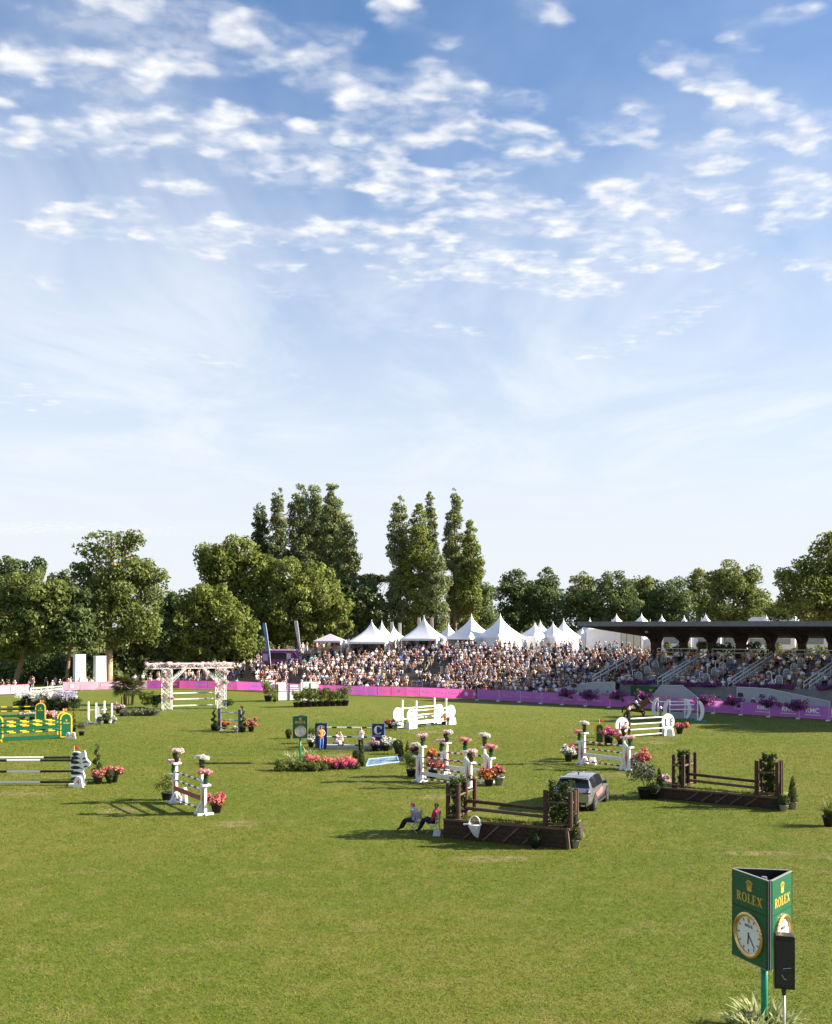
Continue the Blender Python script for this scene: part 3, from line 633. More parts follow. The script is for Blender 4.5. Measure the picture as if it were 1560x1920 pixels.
# ------------------------------------------------------------------ trees; crown lobes given as (column, row, half width, half height) in the photo at the tree's distance
tseed = [100]
def tree(name, label, px, d, lobes, m, trunk_r=.35, density=30, leaf=.3, group=None, zb=None, clump=.3, squash=1.0, limb=4, up=.25, bark=None, depth=.9, fill=.22):
    tseed[0] += 1; g = random.Random(tseed[0]); s = d/F
    zb = bankz(px, d-dfence(px)) if zb is None and px > 150 else (zb or 0.0); zb = max(zb, 0); base = at(px, d, zb)
    t = T(name, label, 'tree', base, 0, group); cl = []; area = 0; cents = []
    for (cx, cy, rx, ry) in lobes:
        c = Vector(((cx-px)*s, g.uniform(-.25,.25)*rx*s, H-(cy-HZ)*s-zb)); rx_, rz_ = rx*s, ry*s; ry_ = rx_*depth; cents.append((c, rx_, rz_)); area += rx_*rz_
        k = max(9, int(26*squash)); small = min(rx_, rz_)
        for i in range(k):
            v = Vector((g.gauss(0,1), g.gauss(0,1), g.gauss(0,1))).normalized(); q = g.uniform(.62,.9); r = small*g.uniform(clump*.7, clump*1.35)
            cl.append((c.x+v.x*rx_*q, c.y+v.y*ry_*q, c.z+v.z*rz_*q, r*1.1, r, r*.85))
        cl.append((c.x, c.y, c.z, rx_*.55, ry_*.55, rz_*.55))
    leafobj('crown', cl, int(min(46000, max(3000, area*3.14*density*1.75))), leaf, tseed[0], m, t, fill=fill, up=up)
    top = max(cents, key=lambda q: q[0].z); b = MB(); tip = Vector((top[0].x, top[0].y, top[0].z)); mid = Vector((tip.x*.25, 0, tip.z*.45))
    b.cyl((0,0,-.2),(0,0,.5),trunk_r*1.35,trunk_r,9,0,False); b.cyl((0,0,.5),mid,trunk_r,trunk_r*.72,9,0,False); b.cyl(mid,tip,trunk_r*.72,trunk_r*.15,8)
    for c, rx_, rz_ in cents[:8]:
        for q in range(limb):
            e = c+Vector((g.uniform(-.7,.7)*rx_, g.uniform(-.6,.6)*rx_, g.uniform(-.3,.75)*rz_)); st = mid.lerp(tip, g.uniform(-.15,.7)) if e.z > mid.z else mid*g.uniform(.6,1)
            k = st.lerp(e,.5)+Vector((0,0,-.08*(e-st).length)); b.cyl(st,k,trunk_r*.32,trunk_r*.2,6,0,False); b.cyl(k,e,trunk_r*.2,trunk_r*.06,6)
    b.build('trunk', bark or BARK, t, smooth=True); return t
BARKP = mat('bark_pale', (.36,.26,.17), .9, .25, 2, .4)
tree('broadleaf_tree','rounded broadleaf tree over the pale banner fence, with straight grey trunk',28,152,[(60,1120,70,60),(25,1150,55,55),(95,1150,45,60),(75,1195,60,42),(20,1200,45,40),(110,1110,25,30)],L_MID,.45,36)
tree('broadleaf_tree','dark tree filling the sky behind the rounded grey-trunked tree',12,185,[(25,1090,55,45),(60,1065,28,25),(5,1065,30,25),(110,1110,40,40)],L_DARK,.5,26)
tree('broadleaf_tree','slim grey-green tree with bare lower trunk beside the box pillars',124,152,[(150,1140,38,48),(140,1180,42,40),(165,1195,25,30),(120,1170,28,36)],L_DARK,.3,34,clump=.28)
tree('broadleaf_tree','tallest broadleaf tree with thick pale trunk behind the white pillars',204,157.5,[(215,1060,70,45),(210,1012,55,18),(160,1030,35,14),(250,1015,22,20),(190,1105,55,55),(240,1110,62,60),(285,1085,32,30),(225,1170,48,50),(265,1165,38,50),(150,1070,25,20)],L_MID,.62,34,.25,bark=BARKP,clump=.33)
tree('broadleaf_tree','thin leaning trunk tree between the two white pillars',190,170,[(178,1120,40,40),(165,1150,30,30)],L_DARK,.2,26)
tree('broadleaf_tree','bushy dark tree behind the fan palm',228,163,[(245,1200,42,45),(275,1215,40,40),(215,1235,25,25),(290,1180,35,40)],L_DARK,.3,32,bark=BARKP)
tree('broadleaf_tree','sunlit tall tree with loose top beside the dark short poplar',420,176,[(425,1045,50,42),(455,1035,35,30),(400,1060,35,35),(470,1075,42,38),(385,1045,20,28),(430,1110,50,50),(495,1060,22,25)],L_OLIVE,.5,32,clump=.33)
tree('broadleaf_tree','broad olive-green tree behind the flower arch',385,166,[(395,1125,42,38),(420,1160,58,45),(360,1165,45,50),(440,1195,42,38),(345,1210,38,40),(390,1215,60,35)],L_OLIVE,.5,34)
tree('broadleaf_tree','huge domed yellow-green tree behind the purple van',560,176,[(545,1085,55,38),(590,1100,55,42),(520,1120,45,45),(615,1135,45,45),(560,1145,70,50),(500,1165,40,42),(625,1170,38,30),(560,1185,75,28)],L_OLIVE,.7,32,clump=.3)
tree('broadleaf_tree','deep green tree between the domed tree and tents',672,182,[(670,1115,48,38),(700,1145,38,38),(640,1110,32,30),(690,1170,45,25),(655,1150,40,35)],L_DARK,.45,32)
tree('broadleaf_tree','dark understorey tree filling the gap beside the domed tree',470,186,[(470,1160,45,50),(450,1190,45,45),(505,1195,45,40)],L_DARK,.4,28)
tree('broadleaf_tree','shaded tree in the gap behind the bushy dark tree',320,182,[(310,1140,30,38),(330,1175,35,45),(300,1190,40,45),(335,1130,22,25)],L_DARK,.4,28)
# Lombardy poplars
def poplar(label, px, d, top, bot, w, m=L_POP):
    lob = []; n = 7; g = random.Random(int(px)); h = bot-top
    for k in range(n):
        u = (k+.5)/n; ww = .97*w*(.34+.95*math.sin(min(1,u*1.15+.12)*math.pi*.62)**1.1)*(1-.15*(u > .85)); lob.append((px+g.uniform(-.18,.18)*w, top+h*u, ww*.8, h/n*1.05))
        lob.append((px+g.choice((-1,1))*ww*g.uniform(.3,.62), top+h*(u+.03), ww*.5, h/n*.95))
    return tree('poplar_tree', label, px, d, lob, m, .4, 52, .2, 'poplars', clump=.36, squash=.8, limb=1, up=.1, fill=.4)
poplar('shortest and darkest poplar, outermost in the bigger clump',488,196,950,1110,19,L_DARK)
poplar('slender feathery poplar with thin trunk in the bigger clump',520,192,925,1100,17)
poplar('broad poplar in the middle of the bigger clump',563,194,922,1115,27)
poplar('leaning poplar beside the broad one in the bigger clump',592,198,915,1120,24)
poplar('highest poplar, crowning the bigger clump',624,194,910,1115,25)
poplar('lower poplar on the sky gap side of the bigger clump',650,190,968,1120,22)
poplar('wide poplar with bare pale trunk in the smaller clump',750,184,942,1175,24)
poplar('thick bright poplar standing proud in the smaller clump',786,182,955,1185,27,L_OLIVE)
poplar('narrow poplar top behind the thick bright one',806,190,930,1120,15)
poplar('full low poplar at the foot of the smaller clump',818,181,1040,1190,26)
poplar('separate tall poplar past the narrow gap of sky',853,186,930,1150,21)
poplar('low shoulder poplar beside the separate tall one',883,184,985,1160,22,L_OLIVE)
up_ = tree('umbrella_pine','flat dark umbrella pine crown between the poplar clumps',704,235,[(702,1086,34,9),(690,1084,20,7),(718,1085,20,7)],leafmat('leaf_pine',(.02,.03,.012),(.09,.11,.03)),.4,60,.22,clump=.5)
names = ['dense','pointed','squat','tall','plain','rounded','leafy']
for i, (px, d, lob) in enumerate((
 (885,195,[(885,1105,38,35),(870,1135,35,40),(905,1135,32,40),(885,1165,45,25)]),
 (965,205,[(965,1100,27,30),(955,1130,30,40),(975,1140,28,40),(965,1165,36,30)]),
 (1023,205,[(1025,1090,20,25),(1015,1115,27,30),(1030,1140,30,40),(1020,1165,36,30)]),
 (1088,208,[(1090,1100,24,26),(1080,1130,32,38),(1105,1145,30,36),(1088,1168,40,28)]),
 (1150,204,[(1150,1098,30,30),(1140,1130,32,38),(1165,1135,30,38),(1150,1165,40,26)]),
 (1205,212,[(1205,1103,24,26),(1205,1135,32,38),(1195,1160,34,30)]),
 (1260,208,[(1258,1103,26,27),(1250,1135,32,38),(1275,1140,30,36),(1262,1165,40,26)]),
 (1312,214,[(1310,1090,20,25),(1318,1120,28,36),(1305,1150,32,34)]),
 (1376,200,[(1375,1085,42,36),(1350,1100,28,30),(1400,1105,30,32),(1375,1130,50,38),(1350,1155,35,26),(1405,1150,34,30)]),
 (1440,240,[(1440,1150,40,20),(1425,1140,20,22),(1400,1165,40,16)]))):
    lab = ['dark rounded tree at the foot of the poplars','small dark tree between the poplars and cone-topped tree','cone-topped dark tree in the row behind the tents','loose-topped tree in the row behind the tents','wide tree in the row above the roof tip','thin tree between two wide ones above the roof','bushy tree above the roof between thin and leaning trees','half hidden tree leaning on the biggest roof tree','biggest round tree standing above the grandstand roof','low distant tree beneath the sky gap beside the oak'][i]
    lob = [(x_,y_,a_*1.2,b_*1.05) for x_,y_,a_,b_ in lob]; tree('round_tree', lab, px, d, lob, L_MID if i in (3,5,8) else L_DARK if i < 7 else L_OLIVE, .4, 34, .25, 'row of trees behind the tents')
tree('oak_tree','large oak with ragged outline beyond the grandstand roof',1560,150,[(1545,1060,50,30),(1575,1035,45,40),(1500,1075,42,26),(1520,1105,60,34),(1570,1105,50,50),(1480,1095,28,22),(1500,1140,45,28),(1560,1150,50,30),(1475,1125,18,14),(1560,1010,14,14)],L_OLIVE,.6,36,.24,clump=.34)
tree('broadleaf_tree','dark tree in shade below the big oak',1500,175,[(1495,1140,45,25),(1540,1140,45,35),(1450,1150,25,16)],L_DARK,.4,30)
# unseen belt of trees added beyond the right of the arena to shade its edge
g = random.Random(500); cl = []; rr, hh = 6.5, 22.5
for k in range(80):
    v = Vector((g.gauss(0,1),g.gauss(0,1),g.gauss(0,1))).normalized(); q = g.uniform(.5,.92); cl.append((v.x*rr*q,v.y*rr*q,hh*.55+v.z*hh*.43*q,rr*.32,rr*.32,rr*.3))
Vc, Qc = leaves(cl, 15000, .42, 600, fill=.4); CROWN = fast('crown', Vc, Qc, [L_MID]); TRK = MB().cyl((0,0,-.2),(0,0,hh*.7),.55,.2,9).mesh('trunk', BARK)
for i, (a_, b_) in enumerate(((48,11),(55,14.5),(60,9.5),(66,13),(72,10),(79,13.5),(85,9))):
    p = S0+SE*a_+SN*b_; t = T('broadleaf_tree', 'unseen tall dense tree added past the grandstand end for its shade', 'tree', p, i*.9, 'unseen shade trees added past the grandstand'); t.scale = (1,1,(1,.95,1.04,.98,1.02,.97,1)[i])
    link('crown', CROWN, t); link('trunk', TRK, t)
# dark shrubbery behind the left fence, one mass nobody could count
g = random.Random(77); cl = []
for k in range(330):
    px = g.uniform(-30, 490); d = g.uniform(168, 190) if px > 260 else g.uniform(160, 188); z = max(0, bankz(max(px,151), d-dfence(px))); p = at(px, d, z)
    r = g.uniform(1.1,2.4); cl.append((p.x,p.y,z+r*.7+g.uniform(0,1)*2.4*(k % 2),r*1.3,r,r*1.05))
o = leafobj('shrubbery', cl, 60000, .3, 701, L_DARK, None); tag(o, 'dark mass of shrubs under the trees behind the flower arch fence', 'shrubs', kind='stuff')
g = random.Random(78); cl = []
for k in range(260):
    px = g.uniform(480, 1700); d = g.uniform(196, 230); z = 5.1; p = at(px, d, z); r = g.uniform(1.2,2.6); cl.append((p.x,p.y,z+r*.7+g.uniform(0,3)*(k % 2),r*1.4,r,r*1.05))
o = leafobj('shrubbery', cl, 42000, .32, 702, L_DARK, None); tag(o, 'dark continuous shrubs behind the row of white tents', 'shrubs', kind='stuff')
hs = T('grey_roofed_house', 'pale house with grey roof glimpsed through the trees behind the flower arch', 'house', at(325, 230), R(15))
MB().box((0,0,6),(9,7,12)).build('wall', mat('house_render',(.5,.45,.4),.9,.08,.4), hs); MB().prism([(-5,12),(5,12),(0,16.5)],-4,4).build('roof', mat('slate',(.14,.14,.16),.8,.2,1), hs)
for x in (-2.5,0,2.5):
    for z in (5,9): MB().box((x,-3.55,z),(1.1,.1,1.5)).build('window', DARK, hs)
# fan palm with its planting
pp = gp(240,1322); pt = T('fan_palm', 'fan palm with two rough trunks between the pillars and arch', 'palm tree', pp)
FR = leafmat('palm_frond', (.03,.045,.012), (.12,.13,.035), .25, clump=1)
for k, (ox, hgt) in enumerate(((-.35,2.4),(.45,2.0))):
    b = MB()
    for q in range(10): z0 = hgt*q/10; b.cyl((ox*(1+.05*q),0,z0),(ox*(1+.05*(q+1)),0,z0+hgt/10+.02),.17-.004*q,.13,8)
    b.build('trunk', BARK, pt)
    fb = MB(); g = random.Random(30+k)
    for i in range(44):
        az = g.uniform(0,6.28); el = g.uniform(-.9,1.3); L_ = g.uniform(1.1,1.75); c0 = Vector((ox*1.5,0,hgt)); dr = Vector((math.cos(az)*math.cos(el),math.sin(az)*math.cos(el),math.sin(el)))
        c1 = c0+dr*L_*.55; fb.cyl(c0,c1,.02,.015,4); sd_ = dr.cross(Vector((0,0,1))).normalized(); upv = sd_.cross(dr)
        for j in range(11):
            a_ = (j-5)*.3; dd = dr*math.cos(a_)+sd_*math.sin(a_); e = c1+dd*L_*.62+Vector((0,0,-.16*L_*(1+abs(a_)*.3))); w = dd.cross(upv).normalized()*.05; m_ = c1.lerp(e,.5)+Vector((0,0,.03))
            fb.add([c1,m_+w,e,m_-w],[(0,1,2,3)])
    fb.build('fronds', FR, pt)
    for q in (-.25,.3): MB().cyl((ox+q,-.5,0),(ox+q,-.5,1.0),.06,.05,6).build('stake', WOOD2, pt)
# ------------------------------------------------------------------ potted plants
def dome(n, r, z, g, rx=1.0): return [(g.gauss(0,.42)*r*rx, g.gauss(0,.42)*r, z+abs(g.gauss(0,.35))*r, r*.36, r*.36, r*.3) for _ in range(n)]
PM = {}
def pmesh(key, fn):
    if key not in PM: PM[key] = fn()
    return PM[key]
def plant(kind, loc, label, sc=1.0, group=None, var=0, pot=None, cat=None):
    names_ = {'coral':'potted_flowers','pink':'potted_flowers','white':'potted_flowers','orange':'potted_flowers','magenta':'potted_flowers','cone':'topiary_cone','spiral':'spiral_topiary','ball':'topiary_ball','shrub':'potted_shrub','grey':'potted_shrub','spiky':'potted_grass','bush':'flowering_shrub','purple':'hanging_basket','tray':'flower_tray','sprig':'potted_shrub'}
    t = T(names_[kind], label, cat or {'cone':'topiary','spiral':'topiary','ball':'topiary','shrub':'plant','grey':'plant','spiky':'plant','sprig':'plant','bush':'shrub'}.get(kind,'flowers'), loc, rng.uniform(0,6.28) if kind != 'tray' else 0, group)
    t.scale = (sc,sc,sc); g = random.Random(hash((kind, var)) % 9999 if False else len(kind)*37+ord(kind[0])*11+var*101); key = (kind, var)
    def leafm(nm, cl, n, size, m, **k):
        def f():
            V, Q = leaves(cl, n, size, len(kind)+var*13+len(nm), **k); return fast(nm, V, Q, [m])
        return tag(link(nm, pmesh(key+(nm,), f), t), kind='stuff')
    def potm(r, h, m):
        link('pot', pmesh((round(r,2),round(h,2),m.name), lambda: MB().lathe([(0,0),(r*.72,0),(r,h*.9),(r*1.08,h*.9),(r*1.08,h),(r*.92,h),(r*.9,h*.86),(0,h*.86)],12).mesh('pot',m,True)), t)
    FLM = {'coral':FL_CORAL,'pink':FL_PINK,'white':FL_WHITE,'orange':FL_ORANGE,'magenta':FL_MAG}
    if kind in FLM:
        potm(.26,.42,pot or POTD); cl = dome(14,.5,.5,g); leafm('foliage',cl,420,.075,L_SHRUB); cl2 = [(a*1.1,b*1.1,c+.06,q,q,q*.9) for a,b,c,q,_,_ in cl]; leafm('blossoms',cl2,620,.062,FLM[kind],fill=.05)
    elif kind == 'tray':      # small pot of pale flowers on a jump shelf
        potm(.12,.22,GREEN if var % 2 else POTD); cl = [(g.uniform(-.06,.06),g.uniform(-.06,.06),.36,.12,.12,.14)]; leafm('foliage',cl,90,.06,L_SHRUB)
        cl = [(g.uniform(-.2,.2),g.uniform(-.2,.2),.55+g.uniform(-.05,.06),.15,.15,.09) for _ in range(7)]; leafm('blossoms',cl,330,.05,(FL_PINK,FL_PINK,FL_WHITE,leafmat('flower_soft_coral',(.62,.2,.2),(.86,.5,.47),.25,clump=5))[var % 4],fill=.1)
    elif kind == 'cone':
        potm(.2,.34,pot or POTG); cl = [(0,0,.36+.1*k,.24*(1-k/12)**.75+.02,.24*(1-k/12)**.75+.02,.09) for k in range(12)]; leafm('foliage',cl,1100,.042,L_SHRUB)
    elif kind == 'spiral':
        potm(.25,.42,POTD); cl = [(.17*math.cos(k*.62)*(1-k/34),.17*math.sin(k*.62)*(1-k/34),.5+k*.048,.17*(1-k/36),.17*(1-k/36),.09) for k in range(30)]; leafm('foliage',cl,800,.045,L_SHRUB)
        link('stem', pmesh(('stem',), lambda: MB().cyl((0,0,.3),(0,0,1.9),.03,.015,6).mesh('stem',BARK)), t)
    elif kind == 'ball':
        potm(.24,.36,pot or POTD); leafm('foliage',[(0,0,.62,.36,.36,.34)],900,.05,L_SHRUB)
    elif kind in ('shrub','grey','sprig'):
        potm(.32,.45,POTD); m = {'shrub':L_BRIGHT,'grey':L_GREY,'sprig':L_OLIVE}[kind]; cl = [(g.gauss(0,.25),g.gauss(0,.25),.75+g.uniform(0,.6),.28,.28,.26) for _ in range(12)]; leafm('foliage',cl,900,.06,m,fill=.4)
        def st():
            b = MB(); g2 = random.Random(5)
            for _ in range(7): b.cyl((0,0,.35),(g2.gauss(0,.25),g2.gauss(0,.25),1.1),.015,.008,5)
            return b.mesh('stems',BARK)
        link('stems', pmesh(('stems',), st), t)
    elif kind == 'spiky':
        if pot is not False: potm(.3,.42,POTD)
        def sp():
            g2 = random.Random(9+var); b = MB()
            for _ in range(58 if var else 95):
                az = g2.uniform(0,6.28); Lf = g2.uniform(.7,1.25); ln = g2.uniform(.25,.85); p = Vector((g2.gauss(0,.1),g2.gauss(0,.1),.36 if pot is not False else 0)); sd_ = Vector((-math.sin(az),math.cos(az),0)); prev = None
                for k in range(5):
                    u = k/4; q = p+Vector((math.cos(az)*ln*u*Lf,math.sin(az)*ln*u*Lf,Lf*(u-.55*u*u*ln*1.5))); w = sd_*(.05 if var else .03)*(1-u**2*.95)
                    if prev: b.add([prev[0]-prev[1],prev[0]+prev[1],q+w,q-w],[(0,1,2,3)])
                    prev = (q,w)
            return b.mesh('blades', L_VAR if var else L_BRIGHT)
        tag(link('blades', pmesh(key+('b',), sp), t), kind='stuff')
    elif kind == 'purple':
        link('basket', pmesh(('bk',), lambda: MB().lathe([(0,-.3),(.2,-.25),(.3,0),(.27,0)],10).mesh('basket',DARK)), t)
        cl = [(g.gauss(0,.36),g.gauss(0,.14),.05+g.gauss(0,.16),.25,.22,.2) for _ in range(14)]; leafm('blossoms',cl,800,.06,FL_PURP); leafm('foliage',cl,260,.07,L_SHRUB)
    return t
# baskets hung along the purple fence
for px, lab in ((1062,'purple flower basket on the fence end by the ribbed screen'),(1106,'purple flower basket on the fence below the small black speaker'),(1158,'purple flower basket on the fence by the tail of the horse'),(1206,'purple flower basket on the fence behind the rider'),(1322,'purple flower basket on the fence behind the curved jump wings'),(1374,'purple flower basket on the bare stretch of purple fence'),(1441,'purple flower basket covering the faintest white letters'),(1496,'purple flower basket between the big white letters'),(1600,'purple flower basket past the white letters towards the trees')):
    p = at(px, dfence(px)); plant('purple', p+Vector((-.1,-.12,1.32)), lab, 1.35, 'flower baskets hung on the purple fence', var=px % 3).rotation_euler[2] = SRZ
# ------------------------------------------------------------------ show jumps: local x runs from the left wing to the right wing, -y faces the camera
def jump(name, label, pL, pR):
    mid = (pL+pR)/2; dv_ = pR-pL; t = T(name, label, 'show jump', mid, math.atan2(dv_.y, dv_.x)); return t, dv_.length
def pole(parent, x0, x1, y, z, r, bands, sag=0, zr=None):
    b = MB(); n = len(bands); ms = []
    zr = z if zr is None else zr
    for k, m in enumerate(bands):
        if m not in ms: ms.append(m)
        u0, u1 = k/n, (k+1)/n; b.cyl((x0+(x1-x0)*u0,y,z+(zr-z)*u0),(x0+(x1-x0)*u1,y,z+(zr-z)*u1),r,r,8,ms.index(m),k in (0,n-1))
    return b.build('pole', ms, parent)
def plank(parent, x0, x1, y, z, h, m): return MB().box(((x0+x1)/2,y,z),(abs(x1-x0),.04,h)).build('plank', m, parent)
def flag(parent, x, y, z, m):
    f = MB().cyl((x,y,z),(x,y,z+.35),.012,.012,5).build('flag_staff', WHITE, parent); MB().add([(x,y,z+.35),(x+.32,y+.02,z+.3),(x+.3,y,z+.15),(x,y,z+.13)],[(0,1,2,3)]).build('flag', m, f)
def step_wing(parent, x, y, sgn, h1=2.0, h2=1.4):
    """white stand with a tall inner post, a short outer post, shelves on both and a red diamond between"""
    b = MB(); o = sgn
    b.box((x,y,h1/2),(.1,.12,h1)); b.box((x+o*.42,y,h2/2),(.1,.12,h2)); b.prism([(x,.05),(x+o*.46,.05),(x+o*.42,h2),(x+o*.02,h1*.86)],y-.03,y+.03)
    b.box((x+o*.2,y,.05),(.75,.1,.1)); b.box((x,y,.05),(.14,.8,.1)); b.box((x+o*.42,y,.05),(.14,.8,.1)); b.bar((x,y-.36,.06),(x,y,.7),.06,.06); b.bar((x,y+.36,.06),(x,y,.7),.06,.06)
    w = b.build('wing', WHITE, parent)
    MB().prism([(x+o*.22,h2*.12),(x+o*.31,h2*.5),(x+o*.21,h2*.98),(x+o*.11,h2*.5)],y-.05,y+.05).build('diamond', CORAL, w)
    MB().box((x,y,h1+.04),(.34,.42,.08)).build('shelf', WHITE, w); MB().box((x+o*.45,y,h2+.04),(.36,.42,.08)).build('shelf', WHITE, w)
def step_flowers(t, L_, y, sides, lab, wl, seed=0, h1=2.0, h2=1.4):
    M_t = Matrix.Translation(t.location) @ Matrix.Rotation(t.rotation_euler[2], 4, 'Z'); k = seed
    for sgn in sides:
        for xx, h, nm in ((0,h1,'high'),(.45,h2,'low')):
            p = M_t @ Vector((sgn*(L_/2)+sgn*xx,y,h+.08)); sd_ = 'left' if sgn < 0 else 'right'
            plant('tray', p, f'{["pink","rosy","white","coral"][k % 4]} flowers on {nm} shelf of the wing {wl[0 if sgn < 0 else 1]}, {lab}', 1.1, 'flower pots on jump shelves', var=k % 4); k += 1
BW = [BLACK,WHITE]*5; RWB = [WHITE,RED,WHITE,BLACK]*3+[WHITE]
# red and white vertical at the left front
t, L_ = jump('vertical_jump','white vertical with coral diamonds and striped poles beside a coral flower pot', gp(331,1506), gp(379,1526))
for s in (-1,1): step_wing(t, s*L_/2, 0, s)
pole(t,-L_/2,L_/2,-.1,1.62,.05,[WHITE]+[BLACK,WHITE]*4,); pole(t,-L_/2,L_/2,-.1,1.2,.05,[WHITE]+[BLACK,WHITE]*4); plank(t,-L_/2+.05,L_/2-.05,-.1,.78,.24,mat('rust_plank',(.32,.1,.06),.6,.15)); pole(t,-L_/2,L_/2,-.1,.25,.05,[WHITE]+[BLACK,WHITE]*4)
MB().prism([(-L_/2+.15,0),(-L_/2+.75,0),(-L_/2+.62,.75),(-L_/2+.5,.85),(-L_/2+.3,.8)],.2,.34).build('ground_board', WHITE, t)
step_flowers(t, L_, 0, (-1,1), 'rust plank vertical', ('by the leafy pot','by the coral pot'), 0)
plant('coral', gp(406,1524), 'coral flowers in a dark pot at the foot of the rust plank vertical', 1.02)
plant('sprig', gp(313,1500), 'dark leafy pot behind the rust plank vertical', .9)
# oxer of the same kind further back
pA,pC,pB,pD = gp(792,1466),gp(872,1477),gp(838,1457),gp(909,1467)
t, L_ = jump('oxer_jump','wide white oxer with four diamond wings behind the basket log fence', pA, pC); inv = (Matrix.Translation(t.location) @ Matrix.Rotation(t.rotation_euler[2],4,'Z')).inverted(); b0, b1 = inv @ pB, inv @ pD
for s in (-1,1): step_wing(t, s*L_/2, 0, s)
step_wing(t, b0.x, b0.y, -1); step_wing(t, b1.x, b1.y, 1)
for z in (1.45,.85): pole(t,-L_/2,L_/2,-.1,z,.05,RWB)
plank(t,-L_/2,L_/2,-.1,.5,.22,WHITE2); pole(t,-L_/2,L_/2,-.1,.2,.05,RWB)
yb = (b0.y+b1.y)/2
for z in (1.5,1.0): pole(t,b0.x,b1.x,yb-.08,z,.05,RWB)
plank(t,b0.x,b1.x,yb-.08,.62,.24,WHITE2); pole(t,b0.x,b1.x,yb-.08,.2,.05,RWB)
step_flowers(t, L_, 0, (-1,1), 'wide oxer', ('by the dark tub','against the basket log fence'), 1)
Mt = Matrix.Translation(t.location) @ Matrix.Rotation(t.rotation_euler[2],4,'Z')
for k, (xx, h) in enumerate(((b0.x,2.0),(b0.x-.45,1.4),(b1.x,2.0),(b1.x+.45,1.4))):
    plant('tray', Mt @ Vector((xx,b0.y if k < 2 else b1.y,h+.08)), ['pink flowers on the tall post nearest the peach flowers, wide oxer','pale flowers on the short post nearest the peach flowers, wide oxer','white flowers on the tall post by the orange flowers, wide oxer','coral flowers on the short post by the orange flowers, wide oxer'][k], 1.15, 'flower pots on jump shelves', var=k)
plant('coral', gp(812,1458), 'coral flowers in a dark pot under the poles of the wide oxer', 1.1); plant('sprig', gp(771,1456), 'leafy dark pot between water tray and wide oxer', .95)
plant('coral', gp(936,1472), 'coral flowers in a grey pot beside the wide oxer', 1.15, pot=POTG); plant('orange', gp(917,1474), 'orange tinged flowers and leaves touching a wing of the wide oxer', 1.05, var=1); plant('orange', gp(812,1432), 'peach flowers behind the wide oxer', 1.0)
# striped vertical in front of the car
t, L_ = jump('vertical_jump','white vertical with coral diamonds and banded poles beyond the silver car', gp(1096,1433), gp(1170,1443))
for s in (-1,1): step_wing(t, s*L_/2, 0, s)
for z in (1.5,1.05): pole(t,-L_/2,L_/2,-.1,z,.05,RWB)
plank(t,-L_/2,L_/2,-.1,.65,.22,WHITE2); pole(t,-L_/2,L_/2,-.1,.22,.05,RWB)
MB().prism([(-L_/2+.15,0),(-L_/2+.75,0),(-L_/2+.6,.6),(-L_/2+.3,.65)],.2,.34).build('ground_board', WHITE, t)
step_flowers(t, L_, 0, (-1,1), 'vertical past the car', ('by airy white flowers','by grey coral pots'), 2)
plant('white', gp(1066,1428), 'airy white flowers in a dark pot at the vertical beyond the car', 1.05); plant('coral', gp(1078,1424), 'coral flowers behind airy white ones at the vertical beyond the car', 1.0)
plant('white', gp(1188,1442), 'white flowers in a dark pot touching grey coral pots beyond the car', 1.0, var=1); plant('coral', gp(1202,1443), 'coral flowers in grey pots at the vertical beyond the car', 1.15, pot=POTG, var=1)
plant('magenta', gp(1141,1396), 'deep pink flowers in a dark pot near the small green wing', 1.35); plant('orange', gp(1164,1398), 'orange topped pot beside the deep pink flowers', 1.0, var=2)
# little green arched wing
def arch_poly(w, h, cx=0, z0=0, n=8): return [(cx-w/2,z0),(cx+w/2,z0),(cx+w/2,z0+h-w/2)]+[(cx+w/2*math.cos(a),z0+h-w/2+w/2*math.sin(a)) for a in np.linspace(0,math.pi,n)[1:-1]]+[(cx-w/2,z0+h-w/2)]
def crown(parent, x, y, z, s, m, ry=-1):
    """five spikes with balls over a ring"""
    b = MB(); e = .004*ry
    for k in range(5):
        a = (k-2)*.34; bx, bz = x+s*.11*(k-2)*.9, z; tx, tz = x+s*.5*math.sin(a), z+s*.62*math.cos(a)
        b.prism([(bx-s*.06,bz),(bx+s*.06,bz),(tx+s*.02,tz),(tx-s*.02,tz)], min(y,y+e), max(y,y+e)); b.prism([(tx+s*.075*math.cos(q),tz+s*.075*math.sin(q)) for q in np.linspace(0,2*math.pi,9)[:-1]], min(y,y+e*1.3), max(y,y+e*1.3))
    b.prism([(x+s*.3*math.cos(q),z-s*.05+s*.12*math.sin(q)) for q in np.linspace(0,2*math.pi,13)[:-1]], min(y,y+e*.8), max(y,y+e*.8))
    return b.build('crown_emblem', m, parent)
